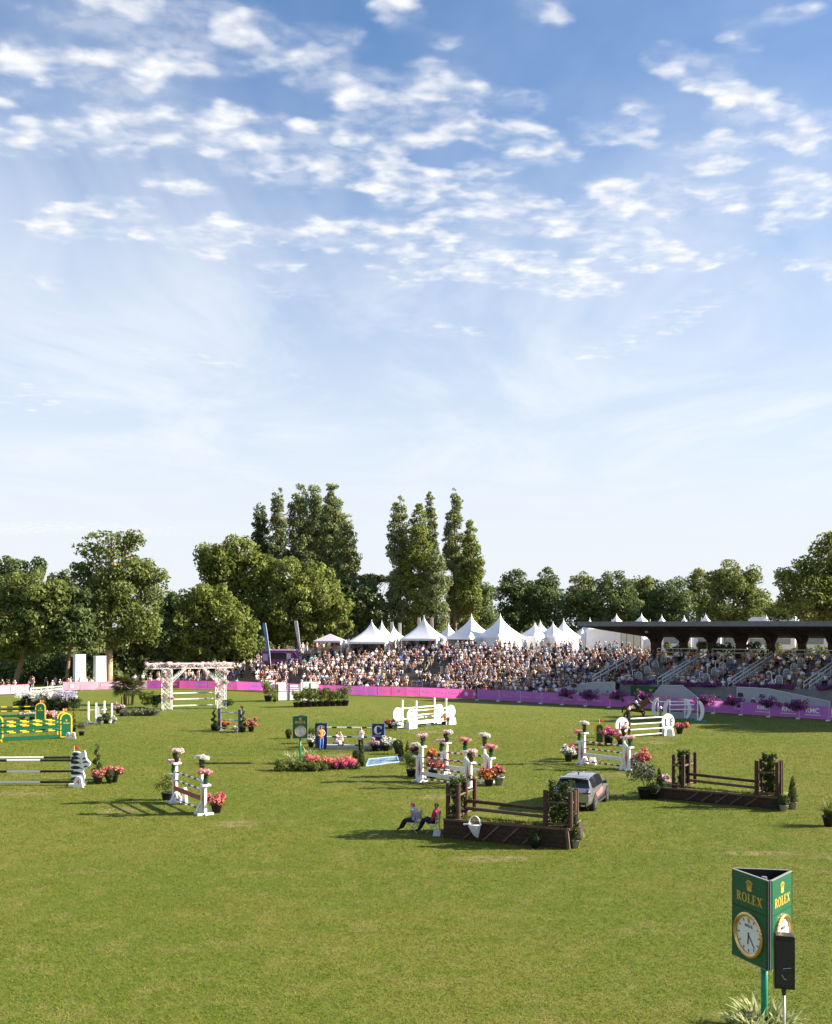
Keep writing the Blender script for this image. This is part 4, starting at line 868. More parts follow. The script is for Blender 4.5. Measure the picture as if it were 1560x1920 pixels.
def serif_word(parent, cx, y, z, s, m, ry=-1):
    """ROLEX in stems, thin bars and slab feet; s is cap height"""
    b = MB(); y0, y1 = min(y,y+.004*ry), max(y,y+.004*ry); x = cx-s*2.12; st = .2*s; th = .075*s
    def rect(x0,z0,x1,z1): b.prism([(x+x0*s,z+z0*s),(x+x1*s,z+z0*s),(x+x1*s,z+z1*s),(x+x0*s,z+z1*s)],y0,y1)
    def poly_(p): b.prism([(x+a*s,z+c*s) for a,c in p],y0,y1)
    def ringq(cx_,cz_,ro,ri,rx_,a0,a1,n):
        for k in range(n):
            p,q = a0+(a1-a0)*k/n, a0+(a1-a0)*(k+1)/n
            poly_([(cx_+ro*math.cos(p),cz_+rx_*math.sin(p)),(cx_+ro*math.cos(q),cz_+rx_*math.sin(q)),(cx_+ri*math.cos(q),cz_+(rx_-.09)*math.sin(q)),(cx_+ri*math.cos(p),cz_+(rx_-.09)*math.sin(p))])
    rect(.1,0,.3,1); rect(0,0,.4,.075); rect(0,.925,.3,1); ringq(.3,.73,.4,.2,.27,-math.pi/2,math.pi/2,8); poly_([(.35,.48),(.52,.48),(.82,0),(.58,0)]); rect(.55,0,.86,.07); x += .9*s
    ringq(.42,.5,.42,.22,.52,0,2*math.pi,18); x += .93*s
    rect(.1,0,.3,1); rect(0,.925,.4,1); rect(0,0,.68,.08); rect(.6,0,.68,.3); x += .76*s
    rect(.1,0,.3,1); rect(0,.925,.66,1); rect(0,0,.7,.08); rect(.58,.7,.66,1); rect(.62,0,.7,.3); rect(.3,.47,.52,.54); x += .8*s
    poly_([(.02,1),(.28,1),(.84,0),(.58,0)]); poly_([(.62,1),(.74,1),(.2,0),(.08,0)]); rect(-.02,.925,.34,1); rect(.52,.925,.84,1); rect(0,0,.32,.07); rect(.5,0,.9,.07)
    return b.build('lettering', m, parent)
def arch_wing(parent, x, y, h=1.6, w=.85):
    b = MB().prism(arch_poly(w,h,x,.1), y-.06, y+.06); wg = b.build('wing', YELLOW, parent); MB().prism(arch_poly(w-.22,h-.16,x,.16), y-.075, y+.075).build('panel', GREEN, wg)
    MB().box((x-.3,y,.05),(.1,.7,.1)).box((x+.3,y,.05),(.1,.7,.1)).build('foot', YELLOW, wg); crown(wg, x, y-.08, h*.72, .2, GOLD); text('ROLEX', .15, .006, GOLD, 'lettering', wg, (x,y-.083,h*.62), (R(90),0,0), .004)
t = T('arched_wing','small green arched jump wing standing beside deep pink flowers','jump wing',gp(1124,1397)); arch_wing(t,0,0,1.55,.7); flag(t,0,0,1.62,ORANGE)
# green and yellow oxer at the left edge
GY = [GREEN,YELLOW]*4+[GREEN]
t, L_ = jump('oxer_jump','double green and yellow oxer with arched wings by wedge markers', gp(-6,1391), gp(124,1384)); W_ = L_
for yy in (0,1.1):
    for s in (-1,1): arch_wing(t, s*L_/2, yy, 1.95, .95)
    for z in (1.45,1.15): pole(t,-L_/2+.4,L_/2-.4,yy-.1,z,.055,GY)
    plank(t,-L_/2+.45,L_/2-.45,yy-.08,.95-.0,.24,GREEN); pole(t,-L_/2+.4,L_/2-.4,yy-.1,.66,.05,GY)
plank(t,-L_/2+.45,L_/2-.45,-.08,.2,.26,GREEN); flag(t,L_/2,1.1,1.95,ORANGE)
for k, px in enumerate((128,138)): MB_ = T('marker_cone', ['white wedge marker at the foot of the green oxer wing','narrow white wedge marker leaning by the green oxer wing'][k], 'marker', gp(px,1385)); MB().prism([(-.2,0),(.2,0),(.13,.45),(0,.52),(-.13,.45)],-.15,.02).build('board', WHITE, MB_); text(['8','a'][k], .25, .006, RED, 'number', MB_, (0,-.156,.24),(R(90),0,0))
t, L_ = jump('vertical_jump','green and yellow vertical with an arched wing behind the double green oxer', gp(-40,1356), gp(76,1353)); arch_wing(t,L_/2,0,1.7,.95); arch_wing(t,-L_/2,0,1.7,.95)
for z in (1.45,1.05): pole(t,-L_/2+.4,L_/2-.4,-.1,z,.055,GY)
plank(t,-L_/2+.45,L_/2-.45,-.08,.6,.22,GREEN); flag(t,L_/2,0,1.7,ORANGE)
plant('grey', gp(153,1379), 'grey-green plant in a dark pot by the wedge markers', .75); plant('spiral', gp(138,1372), 'slim spiral shrub behind the green oxer wing', .9, var=0)
plant('white', gp(80,1372), 'small white flowers under the green poles', .7, var=2)
# black and white striped wing with long poles
t, L_ = jump('vertical_jump','long black and white pole vertical with a striped horse-head wing', gp(-48,1473), gp(146,1472)); x = L_/2
sil = [(-.25,.0),(.35,.0),(.4,.5),(.3,.8),(.55,1.0),(.68,1.12),(.72,1.25),(.5,1.48),(.46,1.72),(.4,1.95),(.32,1.78),(.0,1.9),(-.25,1.9),(-.38,1.6),(-.42,.9)]
wg = MB().prism([(x+a,c) for a,c in sil], -.09, .09).build('wing', WHITE, t)
for k, (z0, z1, xa, xb) in enumerate(((.22,.42,-.36,.3),(.52,.74,-.36,.3),(.82,1.06,-.36,.28),(1.1,1.36,-.36,.2),(1.38,1.6,-.34,.16),(1.62,1.8,-.28,.1),(.95,1.05,.36,.6),(1.2,1.3,.3,.62),(1.4,1.5,.28,.48))):
    pts = []; n = 8
    for q in range(n+1): u = q/n; pts.append((x+xa+(xb-xa)*u, z1-(z1-z0)*u*.5+.1*math.sin(u*3.1)))
    for q in range(n,-1,-1): u = q/n; pts.append((x+xa+(xb-xa)*u, z1-(z1-z0)*u*.5+.1*math.sin(u*3.1)-.2*(math.sin(math.pi*min(.96,u+.12))**.7)*(1 if k < 6 else .5)))
    MB().prism(pts,-.1-.001*k,.1+.001*k).build('stripe', BLACK, wg)
MB().box((x,0,.06),(.8,.9,.12)).build('foot', WHITE, wg); flag(t, x-.2, 0, 1.88, ORANGE); MB().prism([(-L_/2-.4,0),(-L_/2+.2,0),(-L_/2+.2,1.8),(-L_/2-.4,1.8)],-.09,.09).build('wing', WHITE, t)
for yy, z, q in ((-.12,1.42,0),(.5,1.5,.2),(-.12,.8,0),(-.12,.2,.1)):
    n_ = 9; pole(t,-L_/2,x-.2,yy,z,.065,[BLACK if k in (0,1,2,6,7,8) else WHITE for k in range(n_)] if q == 0 else [BLACK if k in (0,1,6,7,8) else WHITE for k in range(n_)])
mk = T('marker_cone','white wedge with a red figure at the striped wing','marker',gp(148,1476)); MB().prism([(-.27,0),(.27,0),(.18,.5),(.08,.62),(-.08,.62),(-.18,.5)],-.18,.02).build('board', WHITE, mk); text('4', .36, .006, RED, 'number', mk, (0,-.186,.3),(R(90),0,0))
plant('spiral', gp(182,1462), 'tall spiral topiary behind the striped horse-head wing', 1.12, var=0); plant('coral', gp(184,1470), 'coral flowers in a dark pot next to the striped wing', .95, var=2); plant('coral', gp(213,1467), 'round basket of coral flowers beyond the dark clipped ball', 1.05, var=3)
plant('ball', gp(205,1469), 'dark clipped ball between two coral pots', .8)
# flower arch
pL, pR = gp(313,1331), gp(414,1328); t, L_ = jump('flower_arch_jump','white lattice arch with pink flowers over three white rails', pL, pR)
def lattice(b, x0, x1, z0, z1, y, step=.44, w=.032):
    W2, H2 = x1-x0, z1-z0; u = -H2
    while u < W2:
        for sg in (0,1):
            a0, a1 = max(u,0), min(u+H2,W2)
            if a1 > a0:
                pz0, pz1 = a0-u, a1-u; P0 = (x0+a0 if not sg else x1-a0, y+sg*.02, z0+pz0); P1 = (x0+a1 if not sg else x1-a1, y+sg*.02, z0+pz1); b.bar(P0,P1,.02,w)
        u += step
for s in (-1,1):
    b = MB(); x = s*L_/2; w = .48
    for yy in (-w,w):
        for xx in (-w,w): b.box((x+xx,yy,2.2),(.07,.07,4.4))
        lattice(b, x-w, x+w, .05, 4.3, yy)
    for xx in (-w,w):
        for z in (.1,1.5,2.9,4.3): b.box((x+xx,0,z),(.08,2*w,.1))
        for k in range(7): b.bar((x+xx,-w,.1+k*.6),(x+xx,w,.7+k*.6),.03,.04)
    b.build('pillar', WHITE, t)
b = MB()
for yy in (-.5,.5):
    b.box((-.5,yy,4.45),(L_+3.6,.06,.07)); b.box((-.5,yy,4.98),(L_+3.6,.06,.06)); lattice(b, -L_/2-2.2, L_/2+1.2, 4.5, 4.95, yy)
    for s in (-1,1):
        for q in (.0,.35): b.bar((s*(L_/2-.5),yy,3.3-q),(s*(L_/2-2.0),yy,4.5-q*.2),.04,.06)
        for k in range(6): b.bar((s*(L_/2-.5-.25*k),yy,3.1+.23*k),(s*(L_/2-.7-.25*k),yy,3.65+.2*k),.03,.05)
b.build('lattice_beam', WHITE, t)
for z in (1.75,1.1,.4): pole(t,-L_/2+.5,L_/2-.5,0,z,.07,[WHITE,WHITE,WHITE,GREYP,WHITE])
cl = [(x_,rng.uniform(-.6,.6),4.8+rng.uniform(-.15,.25),.26,.3,.16) for x_ in np.arange(-L_/2-2.1,L_/2+1.2,.3)]
tag(leafobj('blossoms', cl, 2600, .11, 801, FL_PINK, t), kind='stuff'); tag(leafobj('blossoms', [c for i,c in enumerate(cl) if i % 3 == 0], 380, .11, 802, FL_PURP, t), kind='stuff'); tag(leafobj('blossoms', cl, 1500, .1, 808, FL_WHITE, t), kind='stuff')
cl = [(s*L_/2+rng.uniform(-.5,.5),-.65,z+rng.uniform(-.15,.15),.32,.2,.25) for s in (-1,1) for z in (1.4,1.5,2.7,2.8,3.9,4.0,4.1)]
tag(leafobj('blossoms', cl, 1300, .1, 803, FL_PINK, t), kind='stuff'); tag(leafobj('blossoms', cl, 1100, .1, 804, FL_WHITE, t), kind='stuff'); tag(leafobj('foliage', cl, 350, .1, 805, L_SHRUB, t), kind='stuff')
# dark narrow vertical with spirals
t, L_ = jump('vertical_jump','narrow dark vertical between two spiral topiaries', gp(412,1370), gp(450,1372))
for s in (-1,1): w = MB().box((s*L_/2,0,.95),(.28,.16,1.9)).box((s*L_/2,0,.05),(.4,.7,.1)).build('wing', mat('slate_paint',(.1,.1,.13),.5,.15), t)
for z in (1.6,.95,.3): pole(t,-L_/2,L_/2,-.1,z,.045,[GREYP,GREYP,WHITE2,GREYP])
flag(t, L_/2, 0, 1.9, ORANGE)
plant('spiral', gp(401,1370), 'spiral topiary in a black tub at the narrow dark vertical', 1.1, var=0); plant('spiral', gp(455,1373), 'spiral topiary by white flowers at the narrow dark vertical', 1.15, var=0); plant('coral', gp(471,1372), 'bright coral flowers standing alone beside the narrow dark vertical', 1.05, var=1)
plant('orange', gp(421,1367), 'small orange flowers beneath the dark vertical poles', .8); plant('white', gp(443,1374), 'white flowers low before the dark vertical', .6, pot=POTG, var=1); plant('ball', gp(406,1371), 'dark clumped pot at the foot of a spiral topiary', .7)
# white gate fence at the back
t, L_ = jump('gate_jump','white panelled gate jump near the framed pink fence', gp(513,1314), gp(596,1312))
b = MB(); x = -L_/2
MB().box((x-.4,.2,1.9),(1.1,.08,1.1)).box((x+.9,0,1.7),(1.2,.08,1.0)).build('panel', WHITE, t); MB().box((x+2.0,0,.55),(2.9,.08,1.0)).box((x+2.4,.05,1.75),(3.0,.1,.25)).build('gate', WHITE, t)
for z in (1.2,1.45): MB().box((x+2.0,0,z),(3.0,.06,.1)).build('plank', WHITE, t)
for xx in (x+.25,x+.5,x+1.9): MB().box((xx,-.05,1.0),(.12,.14,2.0)).build('post', BLACK, t)
q = L_/2; MB().box((q-2.0,0,1.1),(.3,.2,2.2)).box((q-.1,0,1.1),(.3,.2,2.2)).box((q-1.05,0,1.8),(2.0,.2,.8)).box((q-1.05,0,.12),(2.0,.2,.24)).lathe([(.0,2.2),(.14,2.25),(.14,2.45),(0,2.5)],8,0,(q-2.0,0,0)).lathe([(.0,2.2),(.14,2.25),(.14,2.45),(0,2.5)],8,0,(q-.9,0,0)).build('box_wing', WHITE, t)
MB().box((q-1.05,.05,.85),(1.6,.05,1.1)).build('recess', mat('red_brown',(.06,.02,.015),.8,.3), t); MB().box((q-1.0,-.06,1.0),(.2,.12,2.1)).build('divider', GREEN, t); flag(t,x+.1,0,2.2,ORANGE)
plant('shrub', gp(503,1315), 'bright green shrub in a dark tub before the white gate jump', 1.55); plant('sprig', gp(515,1316), 'small olive plant at the foot of the white gate jump', .7)
# row of shrubs
for k, px in enumerate(np.linspace(556,647,9)):
    plant('shrub' if k % 3 else 'sprig', gp(px,1326-.35*k), ('olive shrub' if k % 3 == 0 else 'yellow-green shrub')+' in the potted row before the white gate jump', 1.2+.12*(k % 3), 'row of potted shrubs', var=k % 4)
# navy vertical
t, L_ = jump('vertical_jump','navy panelled vertical with a white letter on each wing', gp(602,1404), gp(709,1405))
for s in (-1,1):
    w = MB().prism([(s*L_/2-.42,.05),(s*L_/2+.42,.05),(s*L_/2+.44,1.8),(s*L_/2+.38,1.88),(s*L_/2-.38,1.88),(s*L_/2-.44,1.8)],-.07,.07).build('wing', NAVY, t); MB().box((s*L_/2+.45*(1 if s < 0 else 1),0,.95),(.06,.2,1.9)).build('edge_post', mat('blue_post',(.06,.1,.34),.5,.1), w)
    MB().box((s*L_/2-.3,0,.04),(.1,.8,.08)).box((s*L_/2+.3,0,.04),(.1,.8,.08)).build('foot', NAVY, w)
    x = s*L_/2; b = MB()
    for k in range(12):
        a0, a1 = .7+k*(4.9/12), .7+(k+1)*(4.9/12); th = lambda a: .13+.07*math.cos(a-math.pi)
        b.prism([(x+.3*math.cos(a0),1.42+.32*math.sin(a0)),(x+.3*math.cos(a1),1.42+.32*math.sin(a1)),(x+(.3-th(a1))*math.cos(a1),1.42+(.32-.05)*math.sin(a1)),(x+(.3-th(a0))*math.cos(a0),1.42+(.32-.05)*math.sin(a0))],-.078,-.071)
    b.prism([(x+.2,1.5),(x+.26,1.5),(x+.26,1.72),(x+.2,1.66)],-.078,-.071); b.build('letter', WHITE, w)
    b = MB(); xx = x-.33
    while xx < x+.3: b.box((xx+.03,-.075,.98),(.06,.006,.09)); xx += .095
    b.build('small_print', mat('soft_blue_print',(.35,.42,.6),.5,.05), w)
for z in (1.58,.9): pole(t,-L_/2+.45,L_/2-.45,-.1,z,.055,[WHITE,BLACK,WHITE,WHITE,BLACK,WHITE,WHITE,BLACK,WHITE])
pole(t,-L_/2+.45,L_/2-.45,-.1,.3,.055,[WHITE,WHITE,BLACK,WHITE,WHITE,BLACK,WHITE,WHITE]); plank(t,-L_/2+.45,L_/2-.45,-.25,.13,.24,GREYP)
plant('ball', gp(541,1385), 'black tub with clipped plant behind the smaller clock sign', .8); plant('white', gp(583,1401), 'dark pot of pale flowers behind the person in orange', .9, var=2); plant('shrub', gp(586,1394), 'bright leafy shrub behind the navy wing near the clock sign', .85, var=1)
plant('white', gp(724,1408), 'white flowers in a dark pot against a navy wing', 1.0); plant('pink', gp(703,1408), 'pink flowers before the navy wing without a person', .9); plant('white', gp(733,1406), 'white flowers next to grey pot beyond the navy wing', .9, pot=POTG, var=3); plant('magenta', gp(714,1402), 'magenta flowers climbing the navy wing without a person', .8, var=1)
# white oval-wing oxer
def oval_wing(parent, x, y, r=.62, zc_=1.15, box=True, txt=None, out=1):
    pts = [(x+r*.95*math.cos(a),zc_+r*math.sin(a)) for a in np.linspace(0,2*math.pi,25)[:-1]]; b = MB().prism(pts, y-.06, y+.06)
    if box: b.box((x,y,.3),(1.0,.5,.6),0,0,.85)
    else: b.box((x,y,.35),(.14,.14,.7)).box((x,y,.05),(.8,.6,.1))
    w = b.build('wing', WHITE, parent)
    MB().box((x-out*r*1.05,y,1.1),(.12,.14,2.2)).build('post', WHITE if txt is None else BLACK, w)
    MB().lathe([(0,2.2),(.11,2.24),(.12,2.34),(.05,2.42),(0,2.43)],8,0,(x-out*r*1.05,y,0)).build('post_knob', WHITE, w)
    if txt:
        for k, dx_ in enumerate((-.26,.26)): MB().box((x+dx_,y-.066,zc_-.05),(.09,.008,.6)).build('letter', BLACK, w)
        MB().box((x+.36,y-.066,zc_-.3),(.2,.008,.07)).box((x+.36,y-.066,zc_),(.16,.008,.07)).box((x+.36,y-.066,zc_+.22),(.2,.008,.07)).box((x-.16,y-.066,zc_-.3),(.2,.008,.07)).build('letter', BLACK, w)
        MB().prism([(x-.05,zc_+.16),(x+.05,zc_+.16),(x+.0,zc_+.34)],y-.07,y-.061).build('motif', CORAL, w)
    return w
pA,pC,pB,pD = gp(771,1366),gp(845,1358),gp(745,1364),gp(823,1356)
t, L_ = jump('oxer_jump','all white oxer with round wings and knobbed posts', pA, pC); inv = (Matrix.Translation(t.location) @ Matrix.Rotation(t.rotation_euler[2],4,'Z')).inverted(); b0, b1 = inv @ pB, inv @ pD
oval_wing(t,-L_/2,0,out=-1); oval_wing(t,L_/2,0,out=1); oval_wing(t,b0.x,b0.y,out=-1); oval_wing(t,b1.x,b1.y,out=1)
for z in (1.55,1.15): pole(t,-L_/2,L_/2,-.15,z,.06,[WHITE,WHITE,CORAL,WHITE,WHITE])
pole(t,b0.x,b1.x,b0.y-.1,1.65,.06,[WHITE]); pole(t,b0.x,b1.x,b0.y-.1,.7,.06,[WHITE]); plank(t,-L_/2+.3,L_/2-.6,-.1,.5,.3,WHITE)
mk = T('marker_cone','white rounded marker under the poles of the all white oxer','marker',gp(803,1361)); MB().prism([(-.24,0),(.24,0),(.2,.45),(0,.6),(-.2,.45)],-.2,.02).build('board', WHITE, mk)
plant('coral', gp(732,1366), 'red flowers in dark pots beside the all white oxer', .9, var=3); plant('white', gp(742,1369), 'cream flowers in a grey pot beside the all white oxer', .75, pot=POTG); plant('orange', gp(832,1359), 'rust coloured flowers between two round white wings', .85)
# white oval vertical with letters
t, L_ = jump('vertical_jump','vertical of white poles between lettered oval wings near the horse', gp(1166,1383), gp(1252,1379))
oval_wing(t,-L_/2,0,.66,1.0,False,'x',-1); oval_wing(t,L_/2,0,.66,1.15,True,'x',1)
for z, zr in ((1.5,1.55),(1.05,1.1),(.6,.65),(.12,.22)): pole(t,-L_/2+.75,L_/2-.5,-.1,z,.06,[WHITE,WHITE,WHITE],zr=zr)
flag(t,-L_/2+.7,0,2.2,ORANGE); mk = T('marker_cone','white marker block at the boxed lettered oval','marker',gp(1255,1381)); MB().prism([(-.25,0),(.25,0),(.2,.55),(0,.65),(-.2,.55)],-.2,.02).build('board', WHITE, mk)
plant('coral', gp(1274,1376), 'single coral flower pot at the boxed lettered oval', 1.1, var=2)
# curved white wings beside the horse
pA,pC,pB,pD = gp(1228,1346),gp(1290,1349),gp(1250,1350),gp(1314,1353)
t, L_ = jump('oxer_jump','white oxer with curved crescent wings just ahead of the horse', pA, pC); inv = (Matrix.Translation(t.location) @ Matrix.Rotation(t.rotation_euler[2],4,'Z')).inverted(); b0, b1 = inv @ pB, inv @ pD
def crescent(parent, x, y, sg):
    o_ = [(x+sg*(.62*math.cos(a)-.3),1.0+1.0*math.sin(a)) for a in np.linspace(-1.25,1.35,10)]; i_ = [(x+sg*(.34*math.cos(a)-.34),1.0+.8*math.sin(a)) for a in np.linspace(1.25,-1.2,10)]
    w = MB().prism(o_+i_, y-.08, y+.08).build('wing', WHITE, parent); MB().box((x,y,.05),(1.0,.9,.1)).build('foot', mat('teal_paint',(.05,.22,.2),.6,.1), w); MB().box((x-sg*.3,y,1.0),(.08,.1,2.0)).build('post', WHITE, w); return w
crescent(t,-L_/2,0,-1); crescent(t,L_/2,0,1); crescent(t,b0.x,b0.y,-1); crescent(t,b1.x,b1.y,1); flag(t,-L_/2,0,2.0,CORAL); flag(t,b0.x,b0.y,2.0,CORAL)
for z in (1.45,1.0): pole(t,b0.x+.3,b1.x-.6,b0.y-.1,z,.06,[WHITE,WHITE],zr=z+.15)
pole(t,-L_/2+.3,L_/2-.2,0,1.6,.06,[WHITE],zr=1.7)
bx = T('grey_trough','low grey box filler under the crescent wing oxer','filler',gp(1284,1348),SRZ); MB().box((0,0,.3),(2.6,.5,.6)).build('body', GREYP, bx); MB().lathe([(0,0),(.3,.02),(.32,.1),(.2,.16),(0,.16)],14).build('ring', WHITE2, bx).rotation_euler = (R(90),0,0)
# pale posts jump by the palm
t, L_ = jump('vertical_jump','small grey jump with slim white posts near the fan palm', gp(166,1356), gp(207,1354))
for x, yy, z in ((-L_/2,0,2.0),(-L_/2+.55,-.6,1.9),(L_/2-.5,.2,2.0),(L_/2,-.5,1.8)): MB().box((x,yy,z/2),(.16,.16,z),0,0,.85).box((x,yy,.05),(.5,.5,.1)).build('post', WHITE, t)
MB().prism([(-L_/2+.6,.1),(L_/2-.9,.1),(L_/2-.9,.55),(L_/2-1.2,.95),(-L_/2+.8,1.55),(-L_/2+.6,1.55)],-.7,-.6).build('wing', GREYP, t)
pole(t,-L_/2,L_/2-.3,.1,1.2,.05,[GREYP,WHITE2]); plant('ball', gp(199,1357), 'dark clipped ball before the small grey jump', 1.05); plant('pink', gp(222,1338), 'pink cushion of flowers beside the slim white posts', 1.1); plant('white', gp(213,1357), 'small white flowers on a grey tub by the small jump', .7, pot=POTG, var=1); plant('ball', gp(188,1359), 'dull green ball in a grey tub at the small jump', .8, pot=POTG)
# ------------------------------------------------------------------ planted beds
def bed(name, label, loc, spec, cat='flower bed', rz=0):
    t = T(name, label, cat, loc, rz); g = random.Random(len(label)*7)
    for nm, m, n, size, (x0,x1), (y0,y1), (z0,z1), r, k in spec:
        cl = [(g.uniform(x0,x1),g.uniform(y0,y1),g.uniform(z0,z1),r*g.uniform(.7,1.3),r*g.uniform(.7,1.3),r*g.uniform(.6,1.1)) for _ in range(k)]
        tag(leafobj(nm, cl, n, size, len(label)+n, m, t), kind='stuff')
    return t
bd = bed('flower_bed','big mound of white and lilac flowers before the entrance gate', gp(90,1330), [('foliage',L_SHRUB,5200,.13,(-3.2,3.2),(-1,1.2),(.3,1.3),.55,40),('foliage',L_OLIVE,1800,.13,(-2,3.6),(-1,1.2),(.2,1.0),.45,20),('blossoms',FL_WHITE,1500,.1,(-3.2,1.2),(-1,1),(1.2,1.95),.4,26),('blossoms',FL_LILAC,1500,.1,(.2,3.6),(-1,1),(1.1,1.8),.42,22)])
for x in (-1.9,-.2): MB().cyl((x,-1.2,0),(x,-1.2,1.2),.1,.08,7).build('stake', WOOD2, bd)
bed('flower_bed','low pink and coral flowers behind the green oxer', gp(75,1350), [('foliage',L_SHRUB,1300,.1,(-2,2.2),(-.5,.5),(.15,.45),.3,16),('blossoms',FL_PINK,700,.08,(-2,2.2),(-.5,.5),(.4,.8),.28,16),('blossoms',FL_CORAL,350,.08,(-2,2.2),(-.5,.5),(.4,.7),.25,9)])
bed('golden_shrub','golden leafed shrub at the foot of the fan palm', gp(278,1326), [('foliage',L_BRIGHT,1500,.1,(-.7,.7),(-.5,.5),(.4,1.5),.45,14)], 'shrub')
bed('ornamental_grass','low mound of pale ornamental grass under the palm stakes', gp(262,1342), [('foliage',L_GREY,2600,.1,(-1.9,1.7),(-.5,.5),(.1,.55),.36,22)], 'grass mound')
bed('dark_shrub','dark round shrub between the flower arch and golden shrub', gp(296,1328), [('foliage',L_SHRUB,1100,.09,(-.35,.35),(-.3,.3),(.3,1.2),.4,9)], 'shrub')
bed('dark_shrub','small dark shrub between the flower arch and dark vertical', gp(428,1328), [('foliage',L_SHRUB,600,.08,(-.4,.4),(-.2,.2),(.2,.8),.3,7)], 'shrub')
bed('yellow_shrubs','yellow-green clumps under the smaller clock sign', gp(562,1445), [('foliage',L_BRIGHT,2600,.07,(-1.4,1.6),(-.35,.4),(.12,.5),.26,24),('foliage',L_SHRUB,900,.07,(-1.4,1.6),(-.35,.4),(.05,.3),.22,14)], 'shrub')
bed('flower_bed','long bed of coral flowers between the clock sign and pool', gp(630,1441), [('foliage',L_SHRUB,1600,.07,(-1.9,1.7),(-.4,.45),(.1,.35),.24,22),('blossoms',FL_CORAL,1700,.065,(-1.9,1.5),(-.4,.45),(.4,.75),.24,22),('blossoms',FL_MAG,330,.06,(-.2,1.4),(-.5,-.2),(.2,.4),.2,5)])
plant('spiky', gp(548,1432), 'variegated strap leaves on the black tub side of the smaller clock pole', 1.15, var=1, pot=False); plant('spiky', gp(576,1428), 'variegated strap leaves on the coral bed side of the smaller clock pole', 1.2, var=1, pot=False)
# shallow blue water tray
A_, B_, C_, D_ = gp(686,1437), gp(748,1429), gp(744,1419), gp(692,1424)
wt = T('water_tray','shallow bright blue water tray among topiaries','water tray',A_); P = [q-A_ for q in (A_,B_,C_,D_)]
MB().add([(p.x,p.y,.012) for p in P],[(0,1,2,3)]).build('liner', mat('blue_liner',(.22,.4,.72),.25,.05), wt)
wm = mat('tray_water',(.2,.38,.66),.06,.05,spec=.6); MB().add([(p.x*.97+.03,p.y*.97+.03,.03) for p in P],[(0,1,2,3)]).build('water', wm, wt)
e = MB()
for p, q in zip(P, P[1:]+P[:1]): e.bar((p.x,p.y,.03),(q.x,q.y,.03),.08,.06)
e.build('rim', mat('blue_rim',(.3,.42,.6),.5,.08), wt)
plant('cone', gp(678,1437), 'dark topiary between coral bed and blue water tray', .95, pot=POTD); plant('ball', gp(670,1432), 'grey-green ball behind the coral bed', .95, pot=POTG)
plant('cone', gp(752,1427), 'grey-potted topiary touching the blue water tray', .9, pot=POTG, var=0); plant('cone', gp(764,1427), 'grey-potted topiary a step away from the blue water tray', .9, pot=POTG, var=0); plant('ball', gp(746,1414), 'round clipped bush beyond the blue water tray', 1.05); plant('magenta', gp(774,1418), 'dusky pink flowers between topiary and the wide oxer', .8, var=2)
